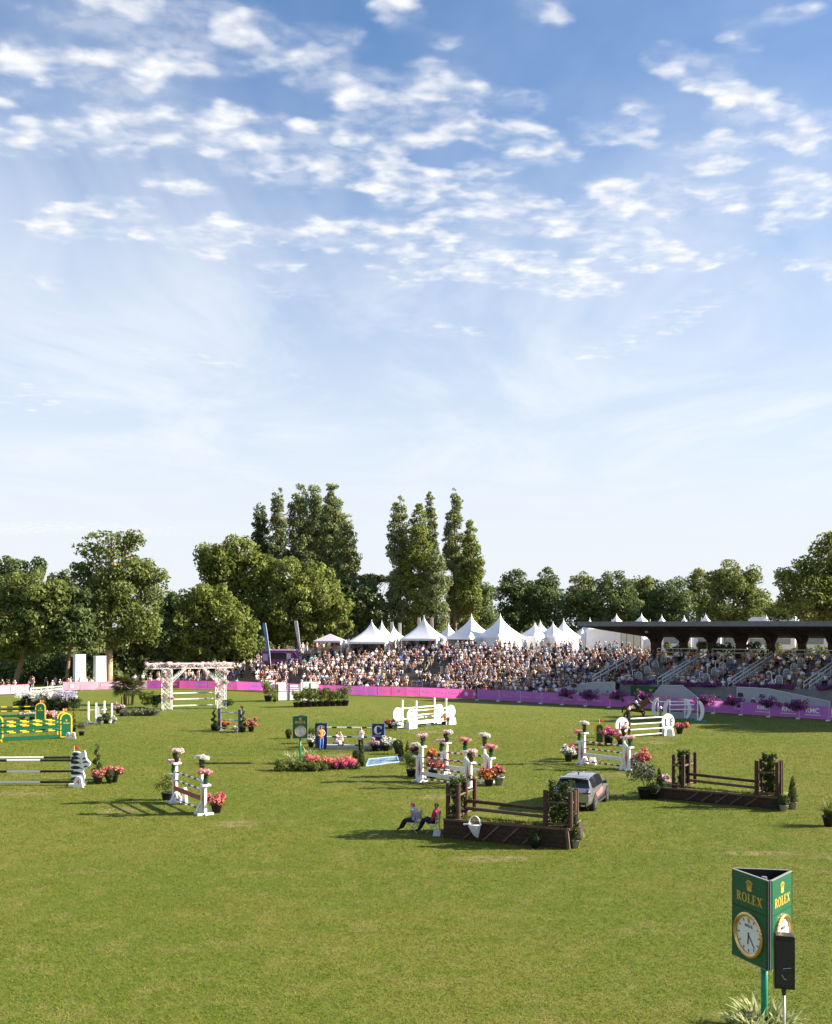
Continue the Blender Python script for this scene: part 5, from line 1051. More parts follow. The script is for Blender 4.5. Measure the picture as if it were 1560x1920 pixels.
# ------------------------------------------------------------------ log fences on turf banks
TURF2 = GR_MAT; WALLW = mat('shade_dark_planks',(.045,.026,.017),.85,.35,5,.3)  # plank colour darkened to stand for the shade on the bank walls
def log_fence(label, pL, pR, h, D, ph, left, right, nx, hedge_w):
    mid = (pL+pR)/2; dv_ = pR-pL; L_ = dv_.length; t = T('log_fence', label, 'log fence', pL, math.atan2(dv_.y,dv_.x))
    nb = 4
    for k in range(nb):
        MB().box((L_/2,.02+.004*(k % 2),h*(k+.5)/nb),(L_-.02,.09,h/nb-.012)).build('plank', WALLW, t)
    for xx in (0,L_):
        for k in range(nb): MB().box((xx,D/2+.02,h*(k+.5)/nb),(.08,D-.1,h/nb-.012)).build('plank', WALLW, t)
    V = []; Q = []; nxx = 20; ny = 8; g = random.Random(5)
    for i in range(nxx+1):
        for j in range(ny+1): V.append((.05+(L_-.1)*i/nxx, .06+(D+.5)*j/ny, (h-.03+.1*math.sin(math.pi*j/ny)+g.uniform(-.02,.02)) if j < ny-1 else (h*.55 if j == ny-1 else -.02)))
    for i in range(nxx):
        for j in range(ny): Q.append((i*(ny+1)+j,(i+1)*(ny+1)+j,(i+1)*(ny+1)+j+1,i*(ny+1)+j+1))
    for i in (0, nxx):                                   # close the ends down to the ground
        for j in range(ny):
            n0 = len(V); p_, q_ = V[i*(ny+1)+j], V[i*(ny+1)+j+1]; V += [(p_[0],p_[1],-.03),(q_[0],q_[1],-.03)]; Q.append((i*(ny+1)+j, n0, n0+1, i*(ny+1)+j+1))
    link('turf_top', fast('turf_top', V, Q, [TURF2]), t)
    n = 1500; gg = np.random.default_rng(6); bx_ = gg.uniform(.7,L_-1.2,n); by_ = gg.uniform(.1,D,n); B = np.stack([bx_,by_,np.full(n,h)],1); tp = B+np.stack([gg.normal(0,.04,n),gg.normal(0,.04,n),gg.uniform(.07,.16,n)],1); s_ = np.stack([gg.normal(0,.012,n),gg.normal(0,.012,n),np.zeros(n)],1)
    tag(link('turf_blades', fast('turf_blades', np.stack([B-s_,B+s_,tp],1).reshape(-1,3), np.arange(3*n).reshape(-1,3), [GB_MAT]), t), kind='stuff')
    MB().bar((0,-.05,h),(L_,-.05,h),.1,.09).build('top_beam', WOOD2, t)
    x0, x1 = left[0]+.75, L_-1.2; st = (x1-x0)/nx
    for k in range(nx):
        a0, a1 = x0+k*st+.08, x0+(k+1)*st-.08
        MB().bar((a0,-.075,.06),(a1,-.075,h-.08),.045,.075).build('brace', WOOD2, t); MB().bar((a0,-.055,h-.08),(a1,-.055,.06),.035,.06).build('brace', WOOD, t)
    def cluster(xa, xb, ya, yb, hh, tall, m, posts):
        for px_, py_ in posts: MB().cyl((px_,py_,h-.05),(px_,py_,h+ph),.105,.1,9).build('post', WOOD, t)
        for z in (h+.15,h+ph*.68):
            pts = [(xa,ya,z),(xb,ya,z),(xb,yb,z),(xa,yb,z)]
            for p, q in zip(pts, pts[1:]+pts[:1]): MB().cyl(p,q,.045,.045,7).build('rail', WOOD2 if p[1] == ya else WOOD, t)
        cx, cy = (xa+xb)/2, (ya+yb)/2; g2 = random.Random(9); wx, wy = (xb-xa)*hh, (yb-ya)*hh
        cl = [(cx+g2.uniform(-.5,.5)*wx,cy+g2.uniform(-.5,.5)*wy,h+.15+tall*q/18+g2.uniform(0,.08),.13,.13,.13) for q in range(19) for _ in range(4)]
        hd = tag(leafobj('hedge', cl, 3000, .055, 31, m, t), kind='stuff')
    l, r = left, right
    cluster(l[0],l[1],l[2],l[3],hedge_w,ph*.95,L_SHRUB,[(l[0],l[2]+.15),(l[1],l[2]),(l[1],(l[2]+l[3])/2),(l[1]+.08,l[3]),(l[0],l[3])])
    cluster(r[0],r[1],r[2],r[3],hedge_w,ph*1.06,L_SHRUB,[(r[0],r[2]),(r[1],r[2]),(r[1]+.03,(r[2]+r[3])/2),(r[1],r[3]),(r[0],r[3])])
    for z in (.62,.3): MB().cyl((l[1],1.0,h+z+.05),(r[0],.75,h+z-.02),.075,.07,10).build('pole', WOOD if z > .5 else WOOD2, t)
    MB().bar((L_-.02,-.12,0),(L_-.12,-.1,h),.12,.1).build('corner_strut', WOOD2, t)
    return t, L_
t1, L1 = log_fence('log fence on a plank-faced turf bank, hung with a white basket', gp(832,1571), gp(1069,1592), .8, 2.0, 1.5, (.1,.62,.1,1.9), (4.45,5.5,.1,1.0), 4, .8)
t2, L2 = log_fence('plain log fence on a low turf bank beside the silvery shrub', gp(1226,1496), gp(1470,1519), .58, 2.0, 1.72, (.95,1.5,.2,1.9), (5.25,6.25,.15,1.0), 5, .5)
Mt = Matrix.Translation(t1.location) @ Matrix.Rotation(t1.rotation_euler[2],4,'Z')
wb = T('wicker_basket','white wicker horn basket hung on the basket log fence wall','basket', Mt @ Vector((1.5,-.16,.1)), t1.rotation_euler[2])
b = MB()
for k in range(7):
    u = k/7; b.lathe([(.26*(1-u)**.7+.02,.62-.55*u),(.26*(1-(u+.14))**.7+.02 if u < .85 else .02,.62-.55*(u+.13))],12,0,(.14*u*u,-.1,0))
b.build('horn', WHITE2, wb); MB().lathe([(.26,.6),(.31,.63),(.26,.67),(.24,.63)],14,0,(0,-.1,0)).build('rim', WHITE, wb); MB().path([(.25*math.cos(a),-.1,.64+.34*math.sin(a)) for a in np.linspace(0,math.pi,10)],.03,6).build('handle', WHITE, wb); MB().bar((-.5,-.1,.6),(-.2,-.1,.64),.1,.05).build('ribbon', WHITE, wb)
plant('ball', Mt @ Vector((4.15,-.42,0)), 'clipped green ball before the basket log fence wall', .78, pot=POTD, var=1)
plant('cone', gp(1079,1590), 'dark cone conifer in a grey pot at the end of the basket log fence', 1.0, pot=POTG); plant('cone', gp(1486,1517), 'dark cone conifer in a pale pot beyond the plain log fence', 1.08, pot=POTG); plant('ball', gp(1469,1521), 'clipped ball in a pale pot by the plain log fence corner', .85, pot=POTG)
plant('grey', gp(1210,1497), 'silvery shrub in a dark tub at the end of the plain log fence', 1.25); plant('cone', gp(1236,1494), 'small dark conifer between silvery shrub and plain log fence', 1.0, pot=POTD); plant('pink', gp(1245,1487), 'faded pink flowers among shrubs behind the plain log fence', .9, var=3); plant('ball', gp(1226,1498), 'dark bush beside the silvery shrub', .9, var=2)
plant('spiky', gp(1556,1549), 'bright strappy plant in a black tub alone on the grass', 1.1, var=0)
# ------------------------------------------------------------------ three-sided clock signs
BLKF = mat('frame_black',(.012,.012,.013),.4,.1); BRASS = mat('bezel_gold',(.62,.4,.17),.22,.06,metal=.85); DIAL = mat('dial_white',(.72,.72,.72),.3,.03)
def clock_sign(label, loc, rz, sc, zb, pot_leaf=False):
    t = T('clock_sign', label, 'clock sign', loc, rz); a = 1.275*sc; PH = 1.92*sc; rad = a/(2*math.sqrt(3))
    for k in range(3):
        an = -math.pi/2+k*2*math.pi/3; dr = Vector((math.cos(an),math.sin(an),0)); W2 = a*.94
        pn = MB().box((0,0,PH*.3),(W2,.04*sc,PH*.6-.006)).box((0,0,PH*.8+.004),(W2,.04*sc,PH*.4-.012)).build('panel', GREEN, t, dr*(rad+.01)+Vector((0,0,zb)), an+math.pi/2); f = -.02*sc
        e = MB()
        for p, q in (((-W2/2,0),(W2/2,0)),((-W2/2,PH),(W2/2,PH)),((-W2/2,0),(-W2/2,PH)),((W2/2,0),(W2/2,PH))): e.bar((p[0],0,p[1]),(q[0],0,q[1]),.05*sc,.014*sc)
        e.build('edge_trim', mat('trim_grey',(.25,.25,.25),.5,.08), pn); MB().box((0,.032*sc,PH/2),(W2,.012,PH)).build('backing', BLKF, pn)
        crown(pn, 0, f-.002, 1.6*sc, .29*sc, GOLD); serif_word(pn, 0, f-.002, 1.29*sc, .205*sc, GOLD)
        cz = .6*sc; r0 = .5*sc; n = 72; b = MB(); V = []; Fs = []
        for i in range(n):
            q = 2*math.pi*i/n; ro = r0*(1 if i % 2 else .985)
            for rr, yy in ((ro,f),(ro*.99,f-.05*sc),(r0*.9,f-.07*sc),(r0*.8,f-.045*sc),(r0*.79,f-.01)): V.append((rr*math.cos(q),yy,cz+rr*math.sin(q)))
        for i in range(n):
            for j in range(4): Fs.append((i*5+j,((i+1)%n)*5+j,((i+1)%n)*5+j+1,i*5+j+1))
        bz = b.add(V,Fs).build('bezel', BRASS, pn)
        dl = MB().prism([(r0*.8*math.cos(q),cz+r0*.8*math.sin(q)) for q in np.linspace(0,2*math.pi,49)[:-1]], f-.014, f-.003).build('dial', DIAL, pn)
        mk_ = MB()
        for i in range(12):
            q = i*math.pi/6; p0 = Vector((math.sin(q)*r0*.62,f-.017,cz+math.cos(q)*r0*.62)); p1 = Vector((math.sin(q)*r0*.74,f-.017,cz+math.cos(q)*r0*.74))
            if i: mk_.bar(p0,p1,.006,.022*sc)
        mk_.build('hour_marks', BLACK, dl); crown(dl, 0, f-.016, cz+r0*.56, .14*sc, GOLD); serif_word(dl, 0, f-.016, cz+r0*.33, .062*sc, BLACK)
        for ang, ln, wd, nm in ((R(142),.62,.02,'minute_hand'),(R(186),.42,.03,'hour_hand')):
            MB().bar((-math.sin(ang)*r0*.1,f-.022,cz-math.cos(ang)*r0*.1),(math.sin(ang)*r0*ln,f-.022,cz+math.cos(ang)*r0*ln),.008,wd*sc).build(nm, BLACK, dl)
        va = an+math.pi/3; MB().box((0,0,0),(.09*sc,.12*sc,PH*.995)).build('corner_post', BLKF, t, Vector((math.cos(va),math.sin(va),0))*(rad*1.8)+Vector((0,0,zb+PH/2)), va)
    b = MB()
    for k in range(3):
        va = -math.pi/6+k*2*math.pi/3; b.bar((0,0,zb+PH*.9),(math.cos(va)*rad*1.7,math.sin(va)*rad*1.7,zb+PH*.9),.05*sc,.05*sc); b.bar((0,0,zb+.1),(math.cos(va)*rad*1.7,math.sin(va)*rad*1.7,zb+.1),.05*sc,.05*sc)
    b.cyl((0,0,zb),(0,0,zb+PH*.96),.06*sc,.06*sc,10).build('inner_frame', STEEL, t)
    MB().add([(math.cos(q)*rad*1.75,math.sin(q)*rad*1.75,zb+PH*.78) for q in (-math.pi/6,math.pi/2,7*math.pi/6)],[(0,1,2)]).build('inner_shelf', BLKF, t)
    MB().cyl((0,0,0),(0,0,zb+.12),.075*max(sc,.8),.075*max(sc,.8),14).build('pole', mat('pole_green',(.01,.2,.12),.3,.06), t, smooth=True); MB().cyl((0,0,0),(0,0,.03),.25,.25,16).build('base_plate', BLKF, t)
    return t
c_ = Vector((7.12,23.3,0)); a_ = 1.275; ph = R(-10); v2 = Vector((math.cos(ph),math.sin(ph),0))*a_; v3 = Vector((math.cos(ph-R(60)),math.sin(ph-R(60)),0))*a_; cen = c_+(v2+v3)/3
# the corner that points at the camera is Nv; local panel normals sit at -90, 30 and 150 degrees
nv_ = c_+v3-cen; clock_sign('large green three-sided clock sign with gold crown and lettering', cen, math.atan2(nv_.y,nv_.x)-R(-30), 1.0, 1.63)
clock_sign('smaller green clock sign above yellow-green clumps by the navy jump', gp(563,1431), R(6), .76, 1.66)
for k, (dx_, dy_, s_) in enumerate(((-.3,-.2,.85),(.25,-.1,.9),(-.05,.3,.95),(.5,.2,.65),(-.55,.2,.62))):
    plant('spiky', cen+Vector((dx_,dy_,0)), ['pale variegated leaves before the clock face, at the large pole','pale variegated leaves between the large clock pole and speaker','tall variegated leaves behind the large clock pole','low variegated leaves under the column speaker','low variegated leaves spreading below the large clock face'][k], s_, var=1+k % 2, pot=False)
sp_ = T('column_speaker','black column loudspeaker on a thin pole beside the large clock', 'loudspeaker', at(1470,21.6), R(-14))
MB().prism([(-.2,1.47),(.2,1.47),(.2,2.54),(.17,2.57),(-.17,2.57),(-.2,2.54)],-.15,.15).build('cabinet', mat('speaker_black',(.016,.015,.015),.35,.25,5), sp_); MB().box((0,-.16,2.0),(.34,.02,.95)).build('grille', mat('grille_black',(.022,.02,.02),.55,.4,60,.5), sp_)
MB().path([(-.06,-.185,1.78),(-.02,-.19,1.7),(.02,-.19,1.68)],.008,5).path([(-.04,-.185,1.9),(.12,-.19,1.93)],.008,5).build('handle', STEEL, sp_); MB().cyl((0,0,1.3),(0,0,1.5),.045,.06,10).build('socket', DARK, sp_); MB().cyl((0,0,0),(0,0,1.34),.03,.03,10).build('pole', mat('pole_pale',(.5,.48,.45),.4,.08,metal=.3), sp_, smooth=True)
for q in (0,2.1,4.2): MB().cyl((0,0,.35),(math.cos(q)*.45,math.sin(q)*.45,.02),.018,.018,6).build('stand_leg', DARK, sp_)
# ------------------------------------------------------------------ silver car, local x forward
SILV = mat('car_silver',(.3,.31,.335),.2,.03,metal=.65,spec=.6,coat=.6); GLASS = mat('car_glass',(.012,.014,.016),.05,.05,spec=.9); TYRE = mat('tyre',(.015,.015,.015),.8,.2)
p0, p1 = gp(1112,1519), gp(1136,1500.5); hd = p1-p0; hd.normalize(); ang = math.atan2(hd.y,hd.x); lf = Vector((-hd.y,hd.x,0))
car = T('silver_car','silver grey estate car with black rear window parked beyond the basket log fence','car', p0+lf*.86+hd*1.43, ang)
XS = [-2.42,-2.4,-2.3,-2.15,-1.95,-1.7,-1.2,-.4,.3,.75,1.05,1.3,1.7,2.1,2.3,2.4]
def tz(x): return float(np.interp(x,[-2.42,-2.3,-2.12,-1.72,-1.2,-.4,.3,.75,1.3,1.7,2.1,2.4],[1.0,1.1,1.18,1.56,1.63,1.66,1.63,1.52,1.1,1.04,.95,.72]))
def prof(x, side=1):
    w = float(np.interp(x,[-2.42,-2.2,-1.5,0,1.6,2.2,2.4],[.86,.93,.97,.965,.96,.88,.72])); zt = tz(x); zb_ = float(np.interp(x,[-2.42,-2.2,2.2,2.4],[.42,.3,.26,.36])); belt = min(1.08, zt-.03); cab_ = max(0,zt-1.12)/.5
    re = w*.93-.22*min(1,cab_)
    return [(x,side*w*.82,zb_),(x,side*w*.97,zb_+.12),(x,side*w,.66),(x,side*w*.99,.86),(x,side*w*.93,belt),(x,side*(w*.93*.5+re*.5),belt+(zt-.06-belt)*.5),(x,side*re,zt-.06),(x,side*re*.8,zt-.015),(x,0,zt)]
b = MB(); ns = len(prof(0)); 
for sd_ in (1,-1):
    V = [q for x in XS for q in prof(x,sd_)]; Fs = []
    for i in range(len(XS)-1):
        for j in range(ns-1):
            q = (i*ns+j,(i+1)*ns+j,(i+1)*ns+j+1,i*ns+j+1); Fs.append(q if sd_ < 0 else q[::-1])
    b.add(V,Fs)
cap0, cap1 = prof(XS[0],1)+prof(XS[0],-1)[::-1], prof(XS[-1],1)+prof(XS[-1],-1)[::-1]; b.add(cap0,[tuple(range(len(cap0)))]).add(cap1,[tuple(range(len(cap1)))[::-1]])
body_ = b.build('body', SILV, car, smooth=True)
def patch(nm, xs, j0, j1, off, m, side, parent=body_):
    b = MB(); V = []; k = j1-j0+1
    for x in xs:
        for q in prof(x,side)[j0:j1+1]: V.append((q[0]-off*(x < -1.7)*.9,q[1]+side*off,q[2]+off*.6))
    Fs = [(i*k+j,(i+1)*k+j,(i+1)*k+j+1,i*k+j+1) for i in range(len(xs)-1) for j in range(k-1)]
    return b.add(V,Fs).build(nm, m, parent, smooth=True)
for s in (-1,1):
    for xs in ([-1.62,-1.2,-.85],[-.78,-.4,.1],[.18,.5,.72]): patch('side_window',xs,4,6,.012,GLASS,s)
    MB().box((.62,s*1.03,1.12),(.16,.18,.14)).build('mirror', DARK, body_)
rw = MB(); V = []
for x, yy in ((-2.13,.86),(-2.0,.8),(-1.86,.74),(-1.74,.7)):
    for f_ in (-1,-.5,0,.5,1): V.append((x-.02,yy*f_,tz(x)+.025-.05*abs(f_)))
rw.add(V,[(i*5+j,i*5+j+1,(i+1)*5+j+1,(i+1)*5+j) for i in range(3) for j in range(4)]).build('rear_window', GLASS, body_, smooth=True)
V = []
for x, yy in ((.78,.68),(.95,.74),(1.12,.8),(1.27,.85)):
    for f_ in (-1,-.5,0,.5,1): V.append((x+.02,yy*f_,tz(x)+.02-.05*abs(f_)))
MB().add(V,[(i*5+j,i*5+j+1,(i+1)*5+j+1,(i+1)*5+j) for i in range(3) for j in range(4)]).build('windscreen', GLASS, body_, smooth=True)
MB().bar((-1.86,-.68,1.62),(-1.86,.68,1.62),.26,.03).build('spoiler', SILV, body_); MB().prism([(-.9,1.66),(-.75,1.66),(-.8,1.75),(-.88,1.72)],-.03,.03).build('aerial_fin', DARK, body_)
for s in (-1,1): tl = MB().box((-2.42,s*.72,.95),(.08,.34,.06)).box((-2.34,s*.9,.95),(.2,.04,.06)).build('tail_light', mat('tail_red',(.09,.008,.008),.2,.1), body_)
MB().box((-2.43,0,.9),(.05,.9,.06)).build('light_bar', DARK, body_); MB().box((-2.44,0,.74),(.03,.52,.12)).build('number_plate', WHITE2, body_); MB().box((-2.4,0,.4),(.14,1.5,.2)).build('rear_bumper', DARK, body_)
for s in (-1,1): MB().box((-2.43,s*.6,.36),(.1,.2,.07)).build('exhaust', STEEL, body_)
MB().prism([(-1.35,.6),(.3,.62),(.35,.92),(-.2,.95),(-.9,.88),(-1.3,.84)],-.985,-.975).build('side_decal', mat('decal_pink',(.34,.15,.15),.4,.35,4), body_)
for s in (-1,1):
    MB().box((.0,s*.975,.32),(2.0,.05,.12)).build('sill', DARK, body_)
    for xw in (-1.43,1.44):
        MB().cyl((xw,s*.72,.38),(xw,s*.985,.38),.43,.43,22).build('arch', DARK, body_)
        wh = MB().lathe([(.24,-.11),(.36,-.12),(.385,-.06),(.385,.06),(.36,.12),(.24,.11)],24).build('wheel', TYRE, car, (xw,s*.9,.385), smooth=True); wh.rotation_euler = (R(90),0,0)
        rm = MB().cyl((0,0,-.112),(0,0,.112),.25,.25,20)
        for q in range(5): a_ = q*2*math.pi/5; rm.bar((0,0,-s*.122),(math.cos(a_)*.23,math.sin(a_)*.23,-s*.122),.05,.03)
        rm.build('rim', mat('rim_grey',(.28,.28,.29),.3,.1,metal=.7), wh)
# ------------------------------------------------------------------ people: one skinned body per pose, coloured by limb
def skin_mesh(J, E, sub=0):
    """J: name -> (x,y,z,r); E: (a,b,tag); returns verts, polygons, tag per polygon"""
    nm = list(J); ix = {n: i for i, n in enumerate(nm)}; me = bpy.data.meshes.new('sk'); me.from_pydata([J[n][:3] for n in nm], [(ix[a],ix[b]) for a,b,_ in E], [])
    o = bpy.data.objects.new('sk', me); COL.objects.link(o); md = o.modifiers.new('s','SKIN'); md.use_smooth_shade = True; md.branch_smoothing = .4
    for n in nm:
        r = J[n][3]; v = me.skin_vertices[0].data[ix[n]]; v.radius = r if isinstance(r, tuple) else (r,r); v.use_root = (n == nm[0])
    if sub: s = o.modifiers.new('u','SUBSURF'); s.levels = sub; s.render_levels = sub
    dg = bpy.context.evaluated_depsgraph_get(); dg.update(); ev = bpy.data.meshes.new_from_object(o.evaluated_get(dg)); bpy.data.objects.remove(o)
    V = [tuple(v.co) for v in ev.vertices]; P = [tuple(p.vertices) for p in ev.polygons]; tags = []
    segs = [(Vector(J[a][:3]),Vector(J[b][:3]),J[a][3],J[b][3],t) for a,b,t in E]
    for p in ev.polygons:
        c = p.center; best = None
        for A,B,ra,rb,t in segs:
            d = B-A; u = max(0,min(1,(c-A).dot(d)/max(d.length_squared,1e-9))); f0 = lambda r: r if not isinstance(r, tuple) else sum(r)/2; q = (A+d*u-c).length-(f0(ra)*(1-u)+f0(rb)*u)
            if best is None or q < best[0]: best = (q,t)
        tg = best[1]
        if tg == 'head':
            h0 = Vector(J['head'][:3]); tg = 'hair' if (c.z > h0.z+.035 or c.y > h0.y+.03) else 'skin'
        tags.append(tg)
    bpy.data.meshes.remove(ev); return V, P, tags
def figure(seated=True, arms=0, lean=0.0, legs=0, hi=False, hat=False):
    J = {}; pz = .52 if seated else .95; up = lambda h, y=0: (0, y-lean*h, pz+h)
    J['pelvis'] = up(0)+((.15,.11),); J['waist'] = up(.2)+((.13,.1),); J['chest'] = up(.4)+((.165,.115),); J['neck'] = up(.55)+(.055,); J['chin'] = up(.62,-.02)+(.075,); J['head'] = up(.7,-.02)+(.1,); J['crown'] = up(.79,-.01)+(.07 if not hat else .12,)
    E = [('pelvis','waist','top'),('waist','chest','top'),('chest','neck','top'),('neck','chin','skin'),('chin','head','head'),('head','crown','head')]
    if hi: c = J['head']; J['nose'] = (0,c[1]-.115,c[2]-.02,.014); E.append(('head','nose','skin'))
    for s, k in ((-1,'l'),(1,'r')):
        sh = Vector(up(.47))+Vector((s*.18,0,0)); J['sh'+k] = tuple(sh)+(.065,)
        if arms == 0: el, ha = sh+Vector((s*.06,.02,-.27)), sh+Vector((s*-.04,-.24,-.36)) if seated else sh+Vector((s*.05,-.06,-.52))
        elif arms == 1: el, ha = sh+Vector((s*.06,-.12,-.22)), sh+Vector((-s*.1,-.3,-.02))
        elif arms == 2: el, ha = sh+Vector((s*.1,-.05,-.25)), sh+Vector((s*.12,-.3,-.3))
        elif arms == 3: el, ha = (sh+Vector((s*.1,-.1,.2)), sh+Vector((0,-.14,.38))) if s > 0 else (sh+Vector((s*.08,0,-.27)), sh+Vector((s*.0,-.2,-.4)))
        else: el, ha = sh+Vector((s*.14,.08,-.22)), sh+Vector((s*-.02,-.08,-.36))
        J['el'+k] = tuple(el)+(.048,); J['ha'+k] = tuple(ha)+(.036,); E += [('chest','sh'+k,'top'),('sh'+k,'el'+k,'sleeve'),('el'+k,'ha'+k,'skin')]
        if hi:
            d = (ha-el).normalized(); sd_ = d.cross(Vector((0,0,1))).normalized(); pm = ha+d*.07; J['pa'+k] = tuple(pm)+((.04,.02),); E.append(('ha'+k,'pa'+k,'skin'))
            for q in range(4):
                f1 = pm+d*(.05+.008*(q in (1,2)))+sd_*(q-1.5)*.022; f2 = f1+d*.035+Vector((0,0,-.02)); J[f'f{q}'+k] = tuple(f1)+(.009,); J[f'g{q}'+k] = tuple(f2)+(.008,); E += [('pa'+k,f'f{q}'+k,'skin'),(f'f{q}'+k,f'g{q}'+k,'skin')]
            th = ha+d*.03-sd_*.05*s+Vector((0,-.01,0)); J['th'+k] = tuple(th)+(.011,); E.append(('ha'+k,'th'+k,'skin'))
        hip = Vector((s*.1,-.02,pz-.04))
        if seated:
            kn = hip+Vector((s*.04,-.42,.04)); an = kn+Vector((0,.06 if legs == 0 else -.22,-.46 if legs == 0 else -.4))
            if legs == 2: kn, an = hip+Vector((s*.1,-.38,.12)), hip+Vector((s*.02,-.62,-.38))
        else:
            kn = hip+Vector((s*.01,-.03+s*.05*legs,-.42)); an = hip+Vector((s*.015,.03+s*.1*legs,-.84))
        J['hp'+k] = tuple(hip)+(.1,); J['kn'+k] = tuple(kn)+(.068,); J['an'+k] = tuple(an)+(.045,); J['to'+k] = (an.x,an.y-.15,max(an.z-.045,.03) if not seated else an.z-.045,.04)
        E += [('pelvis','hp'+k,'bottom'),('hp'+k,'kn'+k,'bottom'),('kn'+k,'an'+k,'shin'),('an'+k,'to'+k,'shoe')]
    return J, E
CLOTH = {'white':((.78,.78,.78),34),'cream':((.62,.55,.42),7),'pale blue':((.38,.48,.66),8),'blue':((.07,.14,.4),5),'navy':((.015,.02,.055),18),'black':((.014,.014,.016),22),'grey':((.22,.22,.23),6),'red':((.45,.04,.04),3),'orange':((.5,.18,.08),2),'pink':((.65,.25,.33),5),'teal':((.08,.33,.36),3),'beige':((.42,.31,.2),7),'green':((.08,.17,.06),2),'lilac':((.42,.34,.52),4),'coral':((.55,.25,.2),2)}
CM = {k: mat('cloth_'+k.replace(' ','_'), v[0], .8, .1, 8) for k, v in CLOTH.items()}
SK = [mat('skin_a',(.5,.29,.2),.55,.08), mat('skin_b',(.42,.23,.15),.55,.08), mat('skin_c',(.2,.1,.06),.55,.08)]
HR = {'brown':mat('hair_brown',(.06,.03,.015),.6,.2),'dark':mat('hair_dark',(.015,.01,.008),.6,.2),'fair':mat('hair_fair',(.36,.24,.1),.6,.2),'grey':mat('hair_grey',(.4,.39,.38),.6,.1),'hat':mat('hat_straw',(.66,.6,.48),.8,.1),'cap':mat('cap_white',(.74,.74,.74),.8,.05)}
POSES = [skin_mesh(*figure(True,a,l,g_)) for a,l,g_ in ((0,.1,0),(1,.2,0),(2,.05,2),(3,0,0),(4,-.1,1),(0,.28,0),(1,-.05,2))]
STAND = [skin_mesh(*figure(False,a,l,g_)) for a,l,g_ in ((0,0,.4),(1,.05,.2),(3,0,.3),(4,0,.5))]
def tri_body(pose, top, bottom, skin, hair, bare_leg, bare_arm):
    V, P, tg = pose; ms = []; F3 = []; mi = []
    pick = {'top':CM[top],'sleeve':SK[skin] if bare_arm else CM[top],'bottom':CM[bottom],'shin':SK[skin] if bare_leg else CM[bottom],'shoe':CM['white'] if bare_leg else CM['black'],'skin':SK[skin],'hair':HR[hair]}
    for p, t in zip(P, tg):
        m = pick[t]
        if m not in ms: ms.append(m)
        for k in range(1, len(p)-1): F3.append((p[0],p[k],p[k+1])); mi.append(ms.index(m))
    return np.array(V), np.array(F3), np.array(mi), ms
vr = random.Random(21); tops = [k for k, v in CLOTH.items() for _ in range(v[1])]; bots = ['navy','black','navy','black','beige','grey','white']*2+['blue','red','lilac','cream']
def variants(poses, n):
    out = []
    for i in range(n):
        pose = poses[i % len(poses)]; top = vr.choice(tops); bo = vr.choice(bots); ha = vr.choice(['brown','dark','brown','fair','grey','grey','hat','cap','cap','dark'])
        V, F3, mi, ms = tri_body(pose, top, bo, vr.choice((0,0,1,1,2)), ha, vr.random() < .4, vr.random() < .6); hs = {'hat':'straw hat','cap':'white cap'}.get(ha, ha+' hair')
        out.append(dict(V=V,F=F3,mi=mi,ms=ms,desc=f'{hs}, {top} top, {bo} bottoms',me=None))
    return out
VS, VT = variants(POSES, 220), variants(STAND, 70)
SLOTS = []      # (distance score, position, heading, variant, place)
def bank_place(px):
    for lim, s in ((490,'on the grass left of the purple van'),(560,'on the bank below the purple van'),(650,'on the bank below the gazebo'),(755,'on the bank below the first pagoda'),(845,'by the bare terrace gap'),(960,'below the close tent pair'),(1062,'below the closed-wall tents'),(9999,'beside the grandstand stair')):
        if px < lim: return s
cr_ = random.Random(33)
def fill_prob(px, k):
    if px < 405: return .0
    if px < 480: return .16 if k > 3 else .04
    if 538 < px < 562 and k < 6: return .35
    if px < 560: return .78
    if 748 < px < 765 and k < 6: return .4
    if 765 <= px < 842: w_ = 1-abs(px-(790+2.2*k))/42; return max(.12, .74-max(0,w_)*1.3) if k < 11 else .7
    if 842 <= px < 1000 and k < 1: return .3
    if k < 1: return .3
    if px < 845: return .66
    return .8
for k in range(NROW):
    px = 405.0
    while px < 1240:
        d = dfence(px)+ROWT[k]+.55+cr_.uniform(-.2,.2); step = .6*F/d*cr_.uniform(.85,1.2); a, b_ = sab(at(px,d))
        if cr_.random() < fill_prob(px,k) and not (a > 2.2 and px > 1100):
            p = at(px, d, rowz(px,k)-.14); SLOTS.append((d*.88, p, math.atan2(-(0-p.x),(105-p.y))+math.pi+cr_.uniform(-.4,.4), cr_.choice(VS), bank_place(px), 'seated'))
        px += step
for row, tt in ((0,24.6),(1,26.0)):                      # people on their feet along the top
    px = 560.0
    while px < 1180:
        d = dfence(px)+tt+cr_.uniform(-.5,.5); a, b_ = sab(at(px,d))
        if cr_.random() < (.62 if row == 0 else .4) and not (a > 2.2 and px > 1100):
            p = at(px, d, bankz(px,d-dfence(px))); SLOTS.append((d, p, math.atan2(-(0-p.x),(105-p.y))+math.pi+cr_.uniform(-1.2,1.2), cr_.choice(VT), 'before the tents at the bank top', 'standing'))
        px += .7*F/d*cr_.uniform(.8,1.4)
